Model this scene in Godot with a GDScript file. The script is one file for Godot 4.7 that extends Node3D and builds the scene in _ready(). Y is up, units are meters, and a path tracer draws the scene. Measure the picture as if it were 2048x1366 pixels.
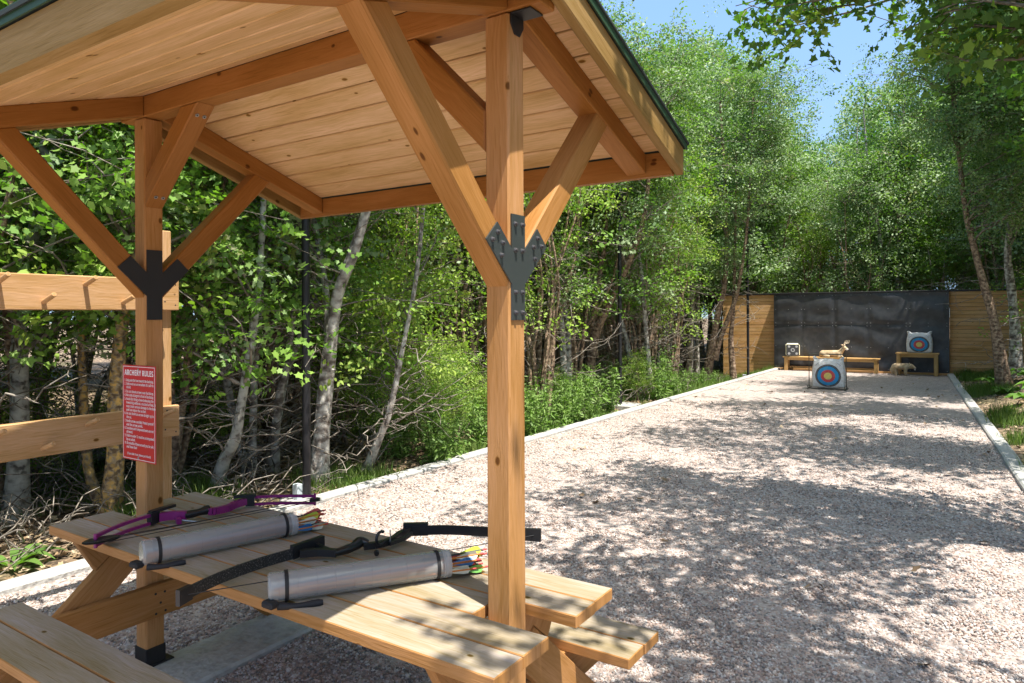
extends Node3D
# Archery range beside a wood: timber shelter with a built-in picnic table, gravel lane, backstop wall.
# y up, metres. The lane runs along -Z, the shelter's ridge and table along X; the lens stands at (0, 1.65, 0).

const EYE := Vector3(0, 1.65, 0)
const SUN_H := Vector2(0.948, 0.32)      # horizontal direction towards the sun (x, z)
const SUN_ELEV := 69.5
const SUN_ENERGY := 1.1
const EXPOSURE := 2.9

# shelter measures
const XL := -3.1893      # +X face of the far post
const XR := -1.1753      # +X face of the near post
const PW := 0.088
const ZP := -1.7645      # +Z face of both posts
const ZC := -1.8085
const TABLE_Y := 0.745

var rng := RandomNumberGenerator.new()
var taken := {}

# ------------------------------------------------------------------ naming and tagging
func lin(r: float, g: float, b: float, a := 1.0) -> Color:
	var c := Color(r, g, b).linear_to_srgb()
	c.a = a
	return c

func numbered(p: Node, called: String) -> String:
	var key := str(p.get_instance_id()) + called
	var n: int = taken.get(key, 0)
	taken[key] = n + 1
	return called if n == 0 else "%s_%03d" % [called, n]

func thing(called: String, label: String, category: String, at := Vector3.ZERO, group := "", turn := 0.0) -> Node3D:
	var o := Node3D.new()
	o.name = numbered(self, called)
	add_child(o)
	o.position = at
	o.rotation.y = turn
	tag(o, label, category, group)
	return o

func tag(o: Node, label: String, category: String, group := "") -> void:
	o.set_meta("label", label)
	o.set_meta("category", category)
	if group != "":
		o.set_meta("group", group)

func put(p: Node, called: String, mesh: Mesh, mat: Material = null, at := Transform3D.IDENTITY) -> MeshInstance3D:
	var o := MeshInstance3D.new()
	o.name = numbered(p, called)
	o.mesh = mesh
	if mat:
		o.material_override = mat
	o.transform = at
	o.cast_shadow = GeometryInstance3D.SHADOW_CASTING_SETTING_ON
	p.add_child(o)
	return o

func structure(called: String, mesh: Mesh, mat: Material) -> MeshInstance3D:
	var o := put(self, called, mesh, mat)
	o.set_meta("kind", "structure")
	return o

func copy_of(o: Node3D, at: Vector3, turn: float, size := 1.0, label := "", group := "") -> Node3D:
	var c: Node3D = o.duplicate()
	var base: String = o.name
	c.name = numbered(self, base.rstrip("0123456789").trim_suffix("_"))
	add_child(c)
	c.position = at
	c.rotation = Vector3(0, turn, 0)
	c.scale = Vector3.ONE * size
	if label != "":
		c.set_meta("label", label)
	if group != "":
		c.set_meta("group", group)
	return c

# ------------------------------------------------------------------ mesh building
class MB:
	var v := PackedVector3Array()
	var n := PackedVector3Array()
	var u := PackedVector2Array()
	var c := PackedColorArray()
	var i := PackedInt32Array()
	func vert(p: Vector3, nn: Vector3, uv := Vector2.ZERO, col := Color.WHITE) -> int:
		v.append(p); n.append(nn); u.append(uv); c.append(col)
		return v.size() - 1
	func tri(a: int, b: int, d: int) -> void:
		# clockwise as seen from where the normals point
		var g := (v[b] - v[a]).cross(v[d] - v[a])
		if g.dot(n[a] + n[b] + n[d]) > 0.0:
			i.append_array([a, d, b])
		else:
			i.append_array([a, b, d])
	func poly(pts: Array, nn: Vector3, uvs: Array, col := Color.WHITE) -> void:
		var s := v.size()
		for k in pts.size():
			vert(pts[k], nn, uvs[k], col)
		for k in range(1, pts.size() - 1):
			tri(s, s + k, s + k + 1)
	func into(m: ArrayMesh, mat: Material) -> ArrayMesh:
		if v.is_empty():
			return m
		var a := []
		a.resize(Mesh.ARRAY_MAX)
		a[Mesh.ARRAY_VERTEX] = v
		a[Mesh.ARRAY_NORMAL] = n
		a[Mesh.ARRAY_TEX_UV] = u
		a[Mesh.ARRAY_COLOR] = c
		a[Mesh.ARRAY_INDEX] = i
		m.add_surface_from_arrays(Mesh.PRIMITIVE_TRIANGLES, a)
		if mat:
			m.surface_set_material(m.get_surface_count() - 1, mat)
		return m
	func mesh(mat: Material = null) -> ArrayMesh:
		return into(ArrayMesh.new(), mat)

const UVM := Vector2(1.0 / 2.56, 1.0 / 0.64)   # wood texture: 2.56 m along the grain, 0.64 m across

func wood_uv(p: Vector3, axis: int, face: int, off: Vector2) -> Vector2:
	var o := [(axis + 1) % 3, (axis + 2) % 3]
	if face == axis:   # end grain
		return Vector2(p[o[0]] * 0.3, p[o[1]]) * UVM + off
	var across: int = o[0] if face == o[1] else o[1]
	return Vector2(p[axis], p[across] * 0.9 + (0.07 if face == o[0] else 0.0)) * UVM + off

# a chamfered box; top_mat, if given, goes on the +Y face
func cbox(size: Vector3, b: float, axis: int, mat: Material, top_mat: Material = null) -> ArrayMesh:
	var h := size * 0.5
	var off := Vector2(rng.randf(), rng.randf_range(0.3, 0.6))
	var main := MB.new()
	var top := MB.new()
	var vv := func(s: Vector3, a: int) -> Vector3:
		var p := Vector3(s.x * (h.x - b), s.y * (h.y - b), s.z * (h.z - b))
		p[a] = s[a] * h[a]
		return p
	for a in 3:
		var e := (a + 1) % 3
		var f := (a + 2) % 3
		for sg in [-1.0, 1.0]:
			var pts := []
			for q in [[-1, -1], [1, -1], [1, 1], [-1, 1]]:
				var s := Vector3.ZERO
				s[a] = sg; s[e] = q[0]; s[f] = q[1]
				pts.append(vv.call(s, a))
			var nn := Vector3.ZERO
			nn[a] = sg
			var uvs := []
			for p in pts:
				uvs.append(wood_uv(p, axis, a, off))
			(top if (top_mat and a == 1 and sg > 0.0) else main).poly(pts, nn, uvs)
		# edges along axis a, between faces e and f
		for q in [[-1, -1], [1, -1], [1, 1], [-1, 1]]:
			var s1 := Vector3.ZERO
			s1[a] = -1; s1[e] = q[0]; s1[f] = q[1]
			var s2 := s1
			s2[a] = 1
			var pts := [vv.call(s1, e), vv.call(s1, f), vv.call(s2, f), vv.call(s2, e)]
			var nn := Vector3.ZERO
			nn[e] = q[0]; nn[f] = q[1]
			var uvs := []
			for p in pts:
				uvs.append(wood_uv(p, axis, e if a == axis else axis, off))
			main.poly(pts, nn.normalized(), uvs)
	for sx in [-1.0, 1.0]:
		for sy in [-1.0, 1.0]:
			for sz in [-1.0, 1.0]:
				var s := Vector3(sx, sy, sz)
				main.poly([vv.call(s, 0), vv.call(s, 1), vv.call(s, 2)], s.normalized(), [off, off, off])
	var m := main.mesh(mat)
	if top_mat:
		top.into(m, top_mat)
	return m

func board(p: Node, called: String, lo: Vector3, hi: Vector3, axis: int, mat: Material, b := 0.004, top_mat: Material = null) -> MeshInstance3D:
	return put(p, called, cbox(hi - lo, b, axis, mat, top_mat), null, Transform3D(Basis.IDENTITY, (lo + hi) * 0.5))

# a convex outline in the plane across one axis, extruded along that axis from a0 to a1, edges chamfered by b
# axis 0: outline is (z, y); axis 2: outline is (x, y); axis 1: outline is (x, z)
func slab(outline: Array, axis: int, a0: float, a1: float, grain: Vector2, mat: Material, b := 0.004) -> ArrayMesh:
	var pts := PackedVector2Array(outline)
	if not Geometry2D.is_polygon_clockwise(pts):
		pts.reverse()
	var cnt := pts.size()
	var inner := PackedVector2Array()
	for k in cnt:
		var p0 := pts[(k + cnt - 1) % cnt]
		var p1 := pts[k]
		var p2 := pts[(k + 1) % cnt]
		var d0 := (p1 - p0).normalized()
		var d1 := (p2 - p1).normalized()
		var n0 := Vector2(d0.y, -d0.x)
		var n1 := Vector2(d1.y, -d1.x)
		var mid := (n0 + n1) / maxf(1.0 + n0.dot(n1), 0.3)
		if Geometry2D.is_point_in_polygon(p1 + mid * 0.0005, pts):
			inner.append(p1 + mid * b)
		else:
			inner.append(p1 - mid * b)
	var off := Vector2(rng.randf(), rng.randf_range(0.3, 0.6))
	var lengthwise := grain == Vector2.ZERO      # grain runs along the extrusion
	var g := grain.normalized() if not lengthwise else Vector2(1, 0)
	var gx := Vector2(-g.y, g.x)
	var to3 := func(q: Vector2, a: float) -> Vector3:
		if axis == 0:
			return Vector3(a, q.y, q.x)
		if axis == 1:
			return Vector3(q.x, a, q.y)
		return Vector3(q.x, q.y, a)
	var uvf := func(q: Vector2, e: float) -> Vector2:
		return Vector2(q.dot(g), q.dot(gx) * 0.9 + e) * UVM + off
	var mb := MB.new()
	var tris := Geometry2D.triangulate_polygon(inner)
	var cen := Vector2.ZERO
	for q in pts:
		cen += q / cnt
	for side in 2:
		var a := a0 if side == 0 else a1
		var nn := Vector3.ZERO
		nn[axis] = -1.0 if side == 0 else 1.0
		var s := mb.v.size()
		for q in inner:
			mb.vert(to3.call(q, a), nn, uvf.call(q, 0.0))
		for k in range(0, tris.size(), 3):
			mb.tri(s + tris[k], s + tris[k + 1], s + tris[k + 2])
	for k in cnt:
		var l := (k + 1) % cnt
		var d := (pts[l] - pts[k]).normalized()
		var o2 := Vector2(d.y, -d.x)
		if Geometry2D.is_point_in_polygon((pts[k] + pts[l]) * 0.5 + o2 * 0.0005, pts):
			o2 = -o2
		var on: Vector3 = to3.call(o2, 0.0)
		var ax := Vector3.ZERO
		ax[axis] = 1.0
		var e := 0.1
		if lengthwise:
			var w := pts[k].distance_to(pts[l])
			mb.poly([to3.call(pts[k], a0 + b), to3.call(pts[l], a0 + b), to3.call(pts[l], a1 - b), to3.call(pts[k], a1 - b)], on,
				[Vector2(a0, k * 0.11) * UVM + off, Vector2(a0, k * 0.11 + w) * UVM + off, Vector2(a1, k * 0.11 + w) * UVM + off, Vector2(a1, k * 0.11) * UVM + off])
		else:
			mb.poly([to3.call(pts[k], a0 + b), to3.call(pts[l], a0 + b), to3.call(pts[l], a1 - b), to3.call(pts[k], a1 - b)], on,
				[uvf.call(pts[k], e), uvf.call(pts[l], e), uvf.call(pts[l], e + (a1 - a0)), uvf.call(pts[k], e + (a1 - a0))])
		mb.poly([to3.call(pts[k], a0 + b), to3.call(pts[l], a0 + b), to3.call(inner[l], a0), to3.call(inner[k], a0)], (on - ax).normalized(),
			[uvf.call(pts[k], e), uvf.call(pts[l], e), uvf.call(inner[l], 0.0), uvf.call(inner[k], 0.0)])
		mb.poly([to3.call(pts[k], a1 - b), to3.call(pts[l], a1 - b), to3.call(inner[l], a1), to3.call(inner[k], a1)], (on + ax).normalized(),
			[uvf.call(pts[k], e), uvf.call(pts[l], e), uvf.call(inner[l], 0.0), uvf.call(inner[k], 0.0)])
	return mb.mesh(mat)

# a tube swept along points; radii per point; flat < 1 squashes it along the local up
func sweep(mb: MB, pts: Array, radii: Array, sides: int, caps := true, col := Color.WHITE, wobble := 0.0) -> void:
	var cnt := pts.size()
	var s := mb.v.size()
	var side := Vector3.RIGHT
	var vlen := 0.0
	for k in cnt:
		var d: Vector3 = (pts[mini(k + 1, cnt - 1)] - pts[maxi(k - 1, 0)]).normalized()
		if k == 0:
			side = d.cross(Vector3(0.31, 0.12, 0.94)).normalized()
		else:
			side = (side - d * side.dot(d)).normalized()
			vlen += pts[k].distance_to(pts[k - 1])
		var up := d.cross(side)
		var r: float = radii[k]
		for j in sides + 1:
			var a := TAU * j / sides
			var o := side * cos(a) + up * sin(a)
			var rr := r
			if wobble > 0.0:
				rr *= 1.0 + wobble * sin(a * 2.0 + k * 0.7 + pts[0].x * 9.0) + wobble * 0.7 * sin(a * 3.0 - k * 0.45)
			mb.vert(pts[k] + o * rr, o, Vector2(float(j) / sides, vlen * 0.6), col)
	for k in cnt - 1:
		for j in sides:
			var a := s + k * (sides + 1) + j
			var b := a + sides + 1
			mb.tri(a, a + 1, b + 1)
			mb.tri(a, b + 1, b)
	if caps:
		for e in [0, cnt - 1]:
			var d: Vector3 = (pts[1] - pts[0]).normalized() * -1.0 if e == 0 else (pts[cnt - 1] - pts[cnt - 2]).normalized()
			var c := mb.vert(pts[e], d, Vector2(0.5, 0.5), col)
			var ring := []
			for j in sides:
				ring.append(mb.vert(mb.v[s + e * (sides + 1) + j], d, Vector2(0.5, 0.5), col))
			for j in sides:
				mb.tri(c, ring[j], ring[(j + 1) % sides])

func tube(pts: Array, r0: float, r1: float, sides: int, mat: Material = null) -> ArrayMesh:
	var mb := MB.new()
	var rr := []
	for k in pts.size():
		rr.append(lerpf(r0, r1, float(k) / (pts.size() - 1)))
	sweep(mb, pts, rr, sides)
	return mb.mesh(mat)

# a surface of revolution about +Z: profile points are (radius, z)
func lathe(profile: Array, sides: int, mat: Material = null) -> ArrayMesh:
	var mb := MB.new()
	for k in profile.size() - 1:
		var p: Vector2 = profile[k]
		var q: Vector2 = profile[k + 1]
		var d := (q - p).normalized()
		var nr := d.y
		var nz := -d.x
		var s := mb.v.size()
		for j in sides + 1:
			var a := TAU * j / sides
			var o := Vector3(cos(a), sin(a), 0)
			var nn := (o * nr + Vector3(0, 0, nz)).normalized()
			mb.vert(o * p.x + Vector3(0, 0, p.y), nn, Vector2(float(j) / sides, p.y))
			mb.vert(o * q.x + Vector3(0, 0, q.y), nn, Vector2(float(j) / sides, q.y))
		for j in sides:
			var a := s + j * 2
			if p.x > 0.0:
				mb.tri(a, a + 2, a + 1)
			if q.x > 0.0:
				mb.tri(a + 1, a + 2, a + 3)
	return mb.mesh(mat)

func spline(pts: Array, per: int) -> Array:
	var out := []
	for k in pts.size() - 1:
		var a: Vector3 = pts[maxi(k - 1, 0)]
		var b: Vector3 = pts[k]
		var c: Vector3 = pts[k + 1]
		var d: Vector3 = pts[mini(k + 2, pts.size() - 1)]
		for j in per:
			out.append(b.cubic_interpolate(c, a, d, float(j) / per))
	out.append(pts[pts.size() - 1])
	return out

func along(a: Vector3, b: Vector3, up := Vector3.UP) -> Transform3D:   # -> +Z runs from a to b
	var z := (b - a).normalized()
	var x := up.cross(z).normalized()
	return Transform3D(Basis(x, z.cross(x), z), a)

# ------------------------------------------------------------------ textures and materials
var M := {}

func noise(kind: int, freq: float, sd: int, oct := 4) -> FastNoiseLite:
	var f := FastNoiseLite.new()
	f.noise_type = kind
	f.frequency = freq
	f.seed = sd
	f.fractal_octaves = oct
	f.fractal_type = FastNoiseLite.FRACTAL_FBM if oct > 1 else FastNoiseLite.FRACTAL_NONE
	return f

func ramp_tex(f: FastNoiseLite, w: int, h: int, offsets: Array, colors: Array) -> ImageTexture:
	var g := Gradient.new()
	g.offsets = PackedFloat32Array(offsets)
	g.colors = PackedColorArray(colors)
	var src := f.get_seamless_image(w, h)
	var data := src.get_data()
	var step := data.size() / (w * h)
	var table := []
	for k in 256:
		table.append(g.sample(k / 255.0))
	var out := PackedByteArray()
	out.resize(w * h * 3)
	for k in w * h:
		var c: Color = table[data[k * step]]
		out[k * 3] = c.r8
		out[k * 3 + 1] = c.g8
		out[k * 3 + 2] = c.b8
	var im := Image.create_from_data(w, h, false, Image.FORMAT_RGB8, out)
	return ImageTexture.create_from_image(im)

func normal_tex(f: FastNoiseLite, w: int, h: int, strength: float) -> ImageTexture:
	var im := f.get_seamless_image(w, h)
	im.convert(Image.FORMAT_RGBA8)
	im.bump_map_to_normal_map(strength)
	return ImageTexture.create_from_image(im)

var wood_color: ImageTexture
var wood_normal: ImageTexture

func make_wood() -> void:
	var w := 1024
	var h := 512
	var f1 := noise(FastNoiseLite.TYPE_SIMPLEX_SMOOTH, 1.0, 11, 3)
	var f2 := noise(FastNoiseLite.TYPE_SIMPLEX, 1.0, 23, 2)
	var f3 := noise(FastNoiseLite.TYPE_SIMPLEX_SMOOTH, 1.0, 5, 2)
	var kr := RandomNumberGenerator.new()
	kr.seed = 77
	var knots := []
	for k in 9:
		knots.append([kr.randf(), kr.randf_range(0.03, 0.97), kr.randf_range(0.003, 0.008)])
	var out := PackedByteArray()
	out.resize(w * h * 3)
	var hgt := PackedByteArray()
	hgt.resize(w * h)
	for y in h:
		var v := float(y) / h          # 0.64 m
		for x in w:
			var a := TAU * x / w
			var cx := cos(a) * 0.41
			var cy := sin(a) * 0.41
			var vm := v * 0.64
			var um := float(x) / w * 2.56
			var dark := 0.0
			var push := 0.0
			for kn in knots:
				var du := absf(um - kn[0] * 2.56)
				du = minf(du, 2.56 - du)
				if du > 0.16:
					continue
				var dv: float = vm - kn[1] * 0.64
				if absf(dv) > 0.05:
					continue
				var rr: float = kn[2]
				var dd := sqrt(du * du * 0.3 + dv * dv)
				push += signf(dv) * 0.011 * exp(-du * du / 0.0012) * exp(-absf(dv) / 0.018) * (rr / 0.009)
				if dd < rr * 1.5:
					dark = maxf(dark, smoothstep(rr * 1.5, rr * 0.7, dd))
			var vv := vm - push
			var warp := f1.get_noise_3d(cx * 2.2, cy * 2.2, vv * 5.0) * 0.03
			var ring := f1.get_noise_3d(cx * 0.9, cy * 0.9, (vv + warp) * 62.0)
			var fine := f2.get_noise_3d(cx * 9.0, cy * 9.0, vv * 330.0)
			var broad := f3.get_noise_3d(cx * 1.6 + 7.0, cy * 1.6, vv * 7.0)
			var check := smoothstep(0.52, 0.62, f2.get_noise_3d(cx * 2.6 + 31.0, cy * 2.6, vv * 150.0))
			var t := 0.86 + ring * 0.065 + fine * 0.05 + broad * 0.09 - check * 0.10
			t = clampf(t * (1.0 - 0.5 * dark), 0.05, 1.0)
			var k := (y * w + x) * 3
			out[k] = int(255.0 * clampf(0.16 + 0.84 * t, 0, 1))
			out[k + 1] = int(255.0 * clampf(t * 1.0, 0, 1))
			out[k + 2] = int(255.0 * clampf(t * t * 1.05, 0, 1))
			hgt[y * w + x] = int(clampf(128.0 + fine * 70.0 + ring * 50.0 - dark * 40.0, 0, 255))
	wood_color = ImageTexture.create_from_image(Image.create_from_data(w, h, false, Image.FORMAT_RGB8, out))
	var hi := Image.create_from_data(w, h, false, Image.FORMAT_L8, hgt)
	hi.convert(Image.FORMAT_RGBA8)
	hi.bump_map_to_normal_map(1.6)
	wood_normal = ImageTexture.create_from_image(hi)

func wood(c: Color, rough := 0.62, bump := 0.5) -> StandardMaterial3D:
	var m := StandardMaterial3D.new()
	m.albedo_color = c
	m.albedo_texture = wood_color
	m.normal_enabled = true
	m.normal_texture = wood_normal
	m.normal_scale = bump
	m.roughness = rough
	m.metallic_specular = 0.35
	return m

func plain(c: Color, rough := 0.6, metal := 0.0) -> StandardMaterial3D:
	var m := StandardMaterial3D.new()
	m.albedo_color = c
	m.roughness = rough
	m.metallic = metal
	return m

func tri_mat(tex: Texture2D, size: float, rough: float, nrm: Texture2D = null, ns := 1.0, world := false, vc := false) -> StandardMaterial3D:
	var m := StandardMaterial3D.new()
	m.albedo_texture = tex
	m.roughness = rough
	m.uv1_triplanar = true
	m.uv1_world_triplanar = world
	m.uv1_scale = Vector3.ONE / size
	if nrm:
		m.normal_enabled = true
		m.normal_texture = nrm
		m.normal_scale = ns
	m.vertex_color_use_as_albedo = vc
	return m

func materials() -> void:
	make_wood()
	M.ceiling = wood(lin(0.87, 0.575, 0.335), 0.6, 0.35)
	M.ceiling_b = wood(lin(0.83, 0.535, 0.30), 0.6, 0.35)
	M.ceiling_c = wood(lin(0.89, 0.60, 0.36), 0.6, 0.35)
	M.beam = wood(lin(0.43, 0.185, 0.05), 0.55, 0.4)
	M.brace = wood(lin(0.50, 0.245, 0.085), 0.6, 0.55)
	M.fascia = wood(lin(0.37, 0.235, 0.095), 0.65, 0.6)
	M.post = wood(lin(0.57, 0.30, 0.13), 0.6, 0.5)
	M.table_side = wood(lin(0.49, 0.25, 0.10), 0.65, 0.5)
	M.table_top = wood(lin(0.44, 0.385, 0.345), 0.78, 0.6)
	M.table_top_b = wood(lin(0.415, 0.36, 0.32), 0.78, 0.6)
	M.rack = wood(lin(0.64, 0.40, 0.23), 0.7, 0.5)
	M.plank = wood(lin(0.78, 0.46, 0.23), 0.65, 0.5)
	M.plank_b = wood(lin(0.72, 0.41, 0.19), 0.65, 0.5)
	M.plank_c = wood(lin(0.82, 0.51, 0.27), 0.65, 0.5)
	M.bench = wood(lin(0.66, 0.42, 0.2), 0.65, 0.4)
	M.steel = plain(lin(0.035, 0.042, 0.04), 0.42, 0.0)
	M.steel.metallic_specular = 0.6
	M.black_paint = plain(lin(0.012, 0.011, 0.012), 0.5)
	M.bolt = plain(lin(0.10, 0.095, 0.10), 0.4, 0.6)
	M.screw = plain(lin(0.42, 0.42, 0.42), 0.35, 0.8)
	M.green_metal = plain(lin(0.022, 0.058, 0.026), 0.5)
	M.roofing = plain(lin(0.02, 0.03, 0.028), 0.85)
	# bark
	var bn := normal_tex(noise(FastNoiseLite.TYPE_SIMPLEX, 0.03, 3, 5), 256, 256, 3.0)
	M.bark_grey = tri_mat(ramp_tex(noise(FastNoiseLite.TYPE_SIMPLEX, 0.018, 41, 5), 256, 256, [0.25, 0.42, 0.55, 0.72],
		[lin(0.109, 0.086, 0.070), lin(0.296, 0.258, 0.227), lin(0.406, 0.366, 0.320), lin(0.624, 0.593, 0.530)]), 0.6, 0.9, bn, 1.0)
	M.bark_brown = tri_mat(ramp_tex(noise(FastNoiseLite.TYPE_SIMPLEX, 0.022, 42, 5), 256, 256, [0.25, 0.45, 0.6, 0.75],
		[lin(0.078, 0.047, 0.031), lin(0.218, 0.140, 0.090), lin(0.312, 0.203, 0.133), lin(0.468, 0.343, 0.234)]), 0.5, 0.9, bn, 1.2)
	M.bark_pale = tri_mat(ramp_tex(noise(FastNoiseLite.TYPE_SIMPLEX, 0.02, 43, 4), 256, 256, [0.2, 0.34, 0.5, 0.75],
		[lin(0.06, 0.05, 0.04), lin(0.33, 0.31, 0.27), lin(0.42, 0.41, 0.36), lin(0.54, 0.53, 0.47)]), 0.7, 0.85, bn, 0.6)
	M.bark_lichen = tri_mat(ramp_tex(noise(FastNoiseLite.TYPE_SIMPLEX, 0.024, 44, 5), 256, 256, [0.28, 0.45, 0.56, 0.64, 0.75],
		[lin(0.125, 0.078, 0.047), lin(0.343, 0.250, 0.156), lin(0.468, 0.374, 0.265), lin(0.655, 0.359, 0.078), lin(0.780, 0.484, 0.140)]), 0.45, 0.9, bn, 1.0)
	M.twig = tri_mat(ramp_tex(noise(FastNoiseLite.TYPE_SIMPLEX, 0.03, 45, 3), 128, 128, [0.25, 0.5, 0.75],
		[lin(0.10, 0.075, 0.055), lin(0.22, 0.185, 0.15), lin(0.36, 0.32, 0.27)]), 0.4, 0.9)
	# leaves: colour comes with each spray
	M.leaf = plain(Color.WHITE, 0.5)
	M.leaf.vertex_color_use_as_albedo = true
	M.leaf.metallic_specular = 0.4
	M.leaf.backlight_enabled = true
	M.leaf.backlight = lin(0.55, 0.80, 0.12)
	M.leaf.cull_mode = BaseMaterial3D.CULL_DISABLED
	M.litter = plain(Color.WHITE, 0.85)
	M.litter.vertex_color_use_as_albedo = true
	M.litter.cull_mode = BaseMaterial3D.CULL_DISABLED
	# ground
	var cell := noise(FastNoiseLite.TYPE_CELLULAR, 0.05, 7, 1)
	cell.cellular_return_type = FastNoiseLite.RETURN_CELL_VALUE
	cell.cellular_jitter = 1.0
	var cd := noise(FastNoiseLite.TYPE_CELLULAR, 0.05, 7, 1)
	cd.cellular_return_type = FastNoiseLite.RETURN_DISTANCE
	var gravel_tex := ramp_tex(cell, 1024, 1024, [0.0, 0.2, 0.4, 0.55, 0.75, 0.9, 1.0],
		[lin(0.217, 0.167, 0.145), lin(0.349, 0.279, 0.244), lin(0.417, 0.332, 0.293), lin(0.300, 0.258, 0.239), lin(0.449, 0.370, 0.326), lin(0.499, 0.441, 0.405), lin(0.366, 0.274, 0.232)])
	M.gravel = tri_mat(gravel_tex, 1.1, 0.95, normal_tex(cd, 512, 512, 4.0), 0.8, true, true)
	M.stone = plain(Color.WHITE, 0.9)
	M.stone.vertex_color_use_as_albedo = true
	M.soil = tri_mat(ramp_tex(noise(FastNoiseLite.TYPE_SIMPLEX, 0.02, 8, 6), 512, 512, [0.2, 0.4, 0.55, 0.7, 0.8],
		[lin(0.047, 0.034, 0.024), lin(0.135, 0.097, 0.068), lin(0.216, 0.155, 0.108), lin(0.324, 0.236, 0.162), lin(0.446, 0.338, 0.230)]), 1.4, 0.95,
		normal_tex(noise(FastNoiseLite.TYPE_SIMPLEX, 0.05, 9, 4), 256, 256, 4.0), 1.2, true, true)
	M.concrete = tri_mat(ramp_tex(noise(FastNoiseLite.TYPE_SIMPLEX, 0.03, 10, 6), 512, 512, [0.15, 0.4, 0.6, 0.85],
		[lin(0.339, 0.325, 0.299), lin(0.399, 0.387, 0.358), lin(0.420, 0.410, 0.379), lin(0.457, 0.446, 0.416)]), 1.3, 0.9,
		normal_tex(noise(FastNoiseLite.TYPE_SIMPLEX, 0.12, 12, 3), 256, 256, 2.0), 0.5, true)
	M.rubber = tri_mat(ramp_tex(noise(FastNoiseLite.TYPE_SIMPLEX, 0.02, 13, 5), 256, 256, [0.25, 0.5, 0.75],
		[lin(0.026, 0.026, 0.028), lin(0.034, 0.034, 0.037), lin(0.044, 0.043, 0.043)]), 1.2, 0.45)
	M.rubber.metallic_specular = 0.6

# ------------------------------------------------------------------ vegetation
var sprays := []        # leaf spray meshes
var near_sprays := []

func maple_leaf(mb: MB, at: Transform3D, size: float, col: Color) -> void:
	var o := [Vector2(0, 0), Vector2(-0.10, 0.36), Vector2(0.20, 0.34), Vector2(0.46, 0.60), Vector2(0.60, 0.28), Vector2(1.0, 0.0),
		Vector2(0.60, -0.28), Vector2(0.46, -0.60), Vector2(0.20, -0.34), Vector2(-0.10, -0.36)]
	var nn := at.basis.y.normalized()
	var s := mb.vert(at * Vector3(0.24 * size, 0, 0), nn, Vector2.ZERO, col)
	for q in o:
		mb.vert(at * (Vector3(q.x, absf(q.y) * 0.22 - q.x * q.x * 0.16, q.y) * size), nn, Vector2.ZERO, col)
	for k in 10:
		mb.tri(s, s + 1 + k, s + 1 + (k + 1) % 10)

func oval_leaf(mb: MB, at: Transform3D, size: float, col: Color, slim := 0.3) -> void:
	var nn := at.basis.y.normalized()
	var s := mb.v.size()
	for q in [Vector2(0, 0), Vector2(0.35, slim), Vector2(0.75, slim * 0.7), Vector2(1, 0), Vector2(0.75, -slim * 0.7), Vector2(0.35, -slim)]:
		mb.vert(at * (Vector3(q.x, absf(q.y) * 0.3 - q.x * q.x * 0.2, q.y) * size), nn, Vector2.ZERO, col)
	mb.tri(s, s + 1, s + 5)
	mb.tri(s + 1, s + 2, s + 4)
	mb.tri(s + 1, s + 4, s + 5)
	mb.tri(s + 2, s + 3, s + 4)

func make_sprays() -> void:
	for k in 3:
		var mb := MB.new()
		for j in 14:
			var t := (j + 0.5) / 14.0
			var side := 1.0 if j % 2 == 0 else -1.0
			var p := Vector3(t * 0.30 - 0.10, rng.randf_range(-0.03, 0.03) - t * t * 0.05, side * rng.randf_range(0.02, 0.09))
			var b := Basis.from_euler(Vector3(rng.randf_range(-0.65, 0.65), -side * rng.randf_range(0.3, 1.5), rng.randf_range(-0.6, 0.35)))
			var g := rng.randf_range(0.8, 1.18)
			maple_leaf(mb, Transform3D(b, p), rng.randf_range(0.034, 0.068), Color(g, g, g * 0.95))
		sprays.append(mb.mesh(M.leaf))
	for k in 3:      # small oval leaves of the other kinds of tree
		var mb := MB.new()
		for j in 22:
			var t := (j + 0.5) / 22.0
			var side := 1.0 if j % 2 == 0 else -1.0
			var p := Vector3(t * 0.34 - 0.12, rng.randfn() * 0.03 - t * t * 0.05, side * rng.randf_range(0.01, 0.10))
			var b := Basis.from_euler(Vector3(rng.randf_range(-0.9, 0.9), -side * rng.randf_range(0.2, 1.6), rng.randf_range(-0.9, 0.4)))
			var g := rng.randf_range(0.75, 1.22)
			oval_leaf(mb, Transform3D(b, p), rng.randf_range(0.030, 0.062), Color(g, g, g * 0.95), rng.randf_range(0.26, 0.36))
		sprays.append(mb.mesh(M.leaf))

func leaf_color(tone: int) -> Color:
	# linear base colours of foliage
	var t := rng.randf()
	var c: Color
	if tone == 0:      # fresh maple green
		c = Color(0.080, 0.170, 0.024).lerp(Color(0.135, 0.235, 0.034), t)
	elif tone == 1:    # greyer canopy green
		c = Color(0.115, 0.190, 0.060).lerp(Color(0.180, 0.255, 0.090), t)
	elif tone == 2:    # deep green
		c = Color(0.045, 0.105, 0.020).lerp(Color(0.075, 0.145, 0.026), t)
	else:              # yellow green
		c = Color(0.125, 0.215, 0.028).lerp(Color(0.195, 0.280, 0.040), t)
	c = Color(c.r * 2.1, c.g * 1.85, c.b * 2.6) if tone != 1 else Color(c.r * 2.0, c.g * 1.8, c.b * 2.8)
	if rng.randf() < 0.05:
		c = c.lerp(Color(0.22, 0.19, 0.05), 0.6)
	return c

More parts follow.
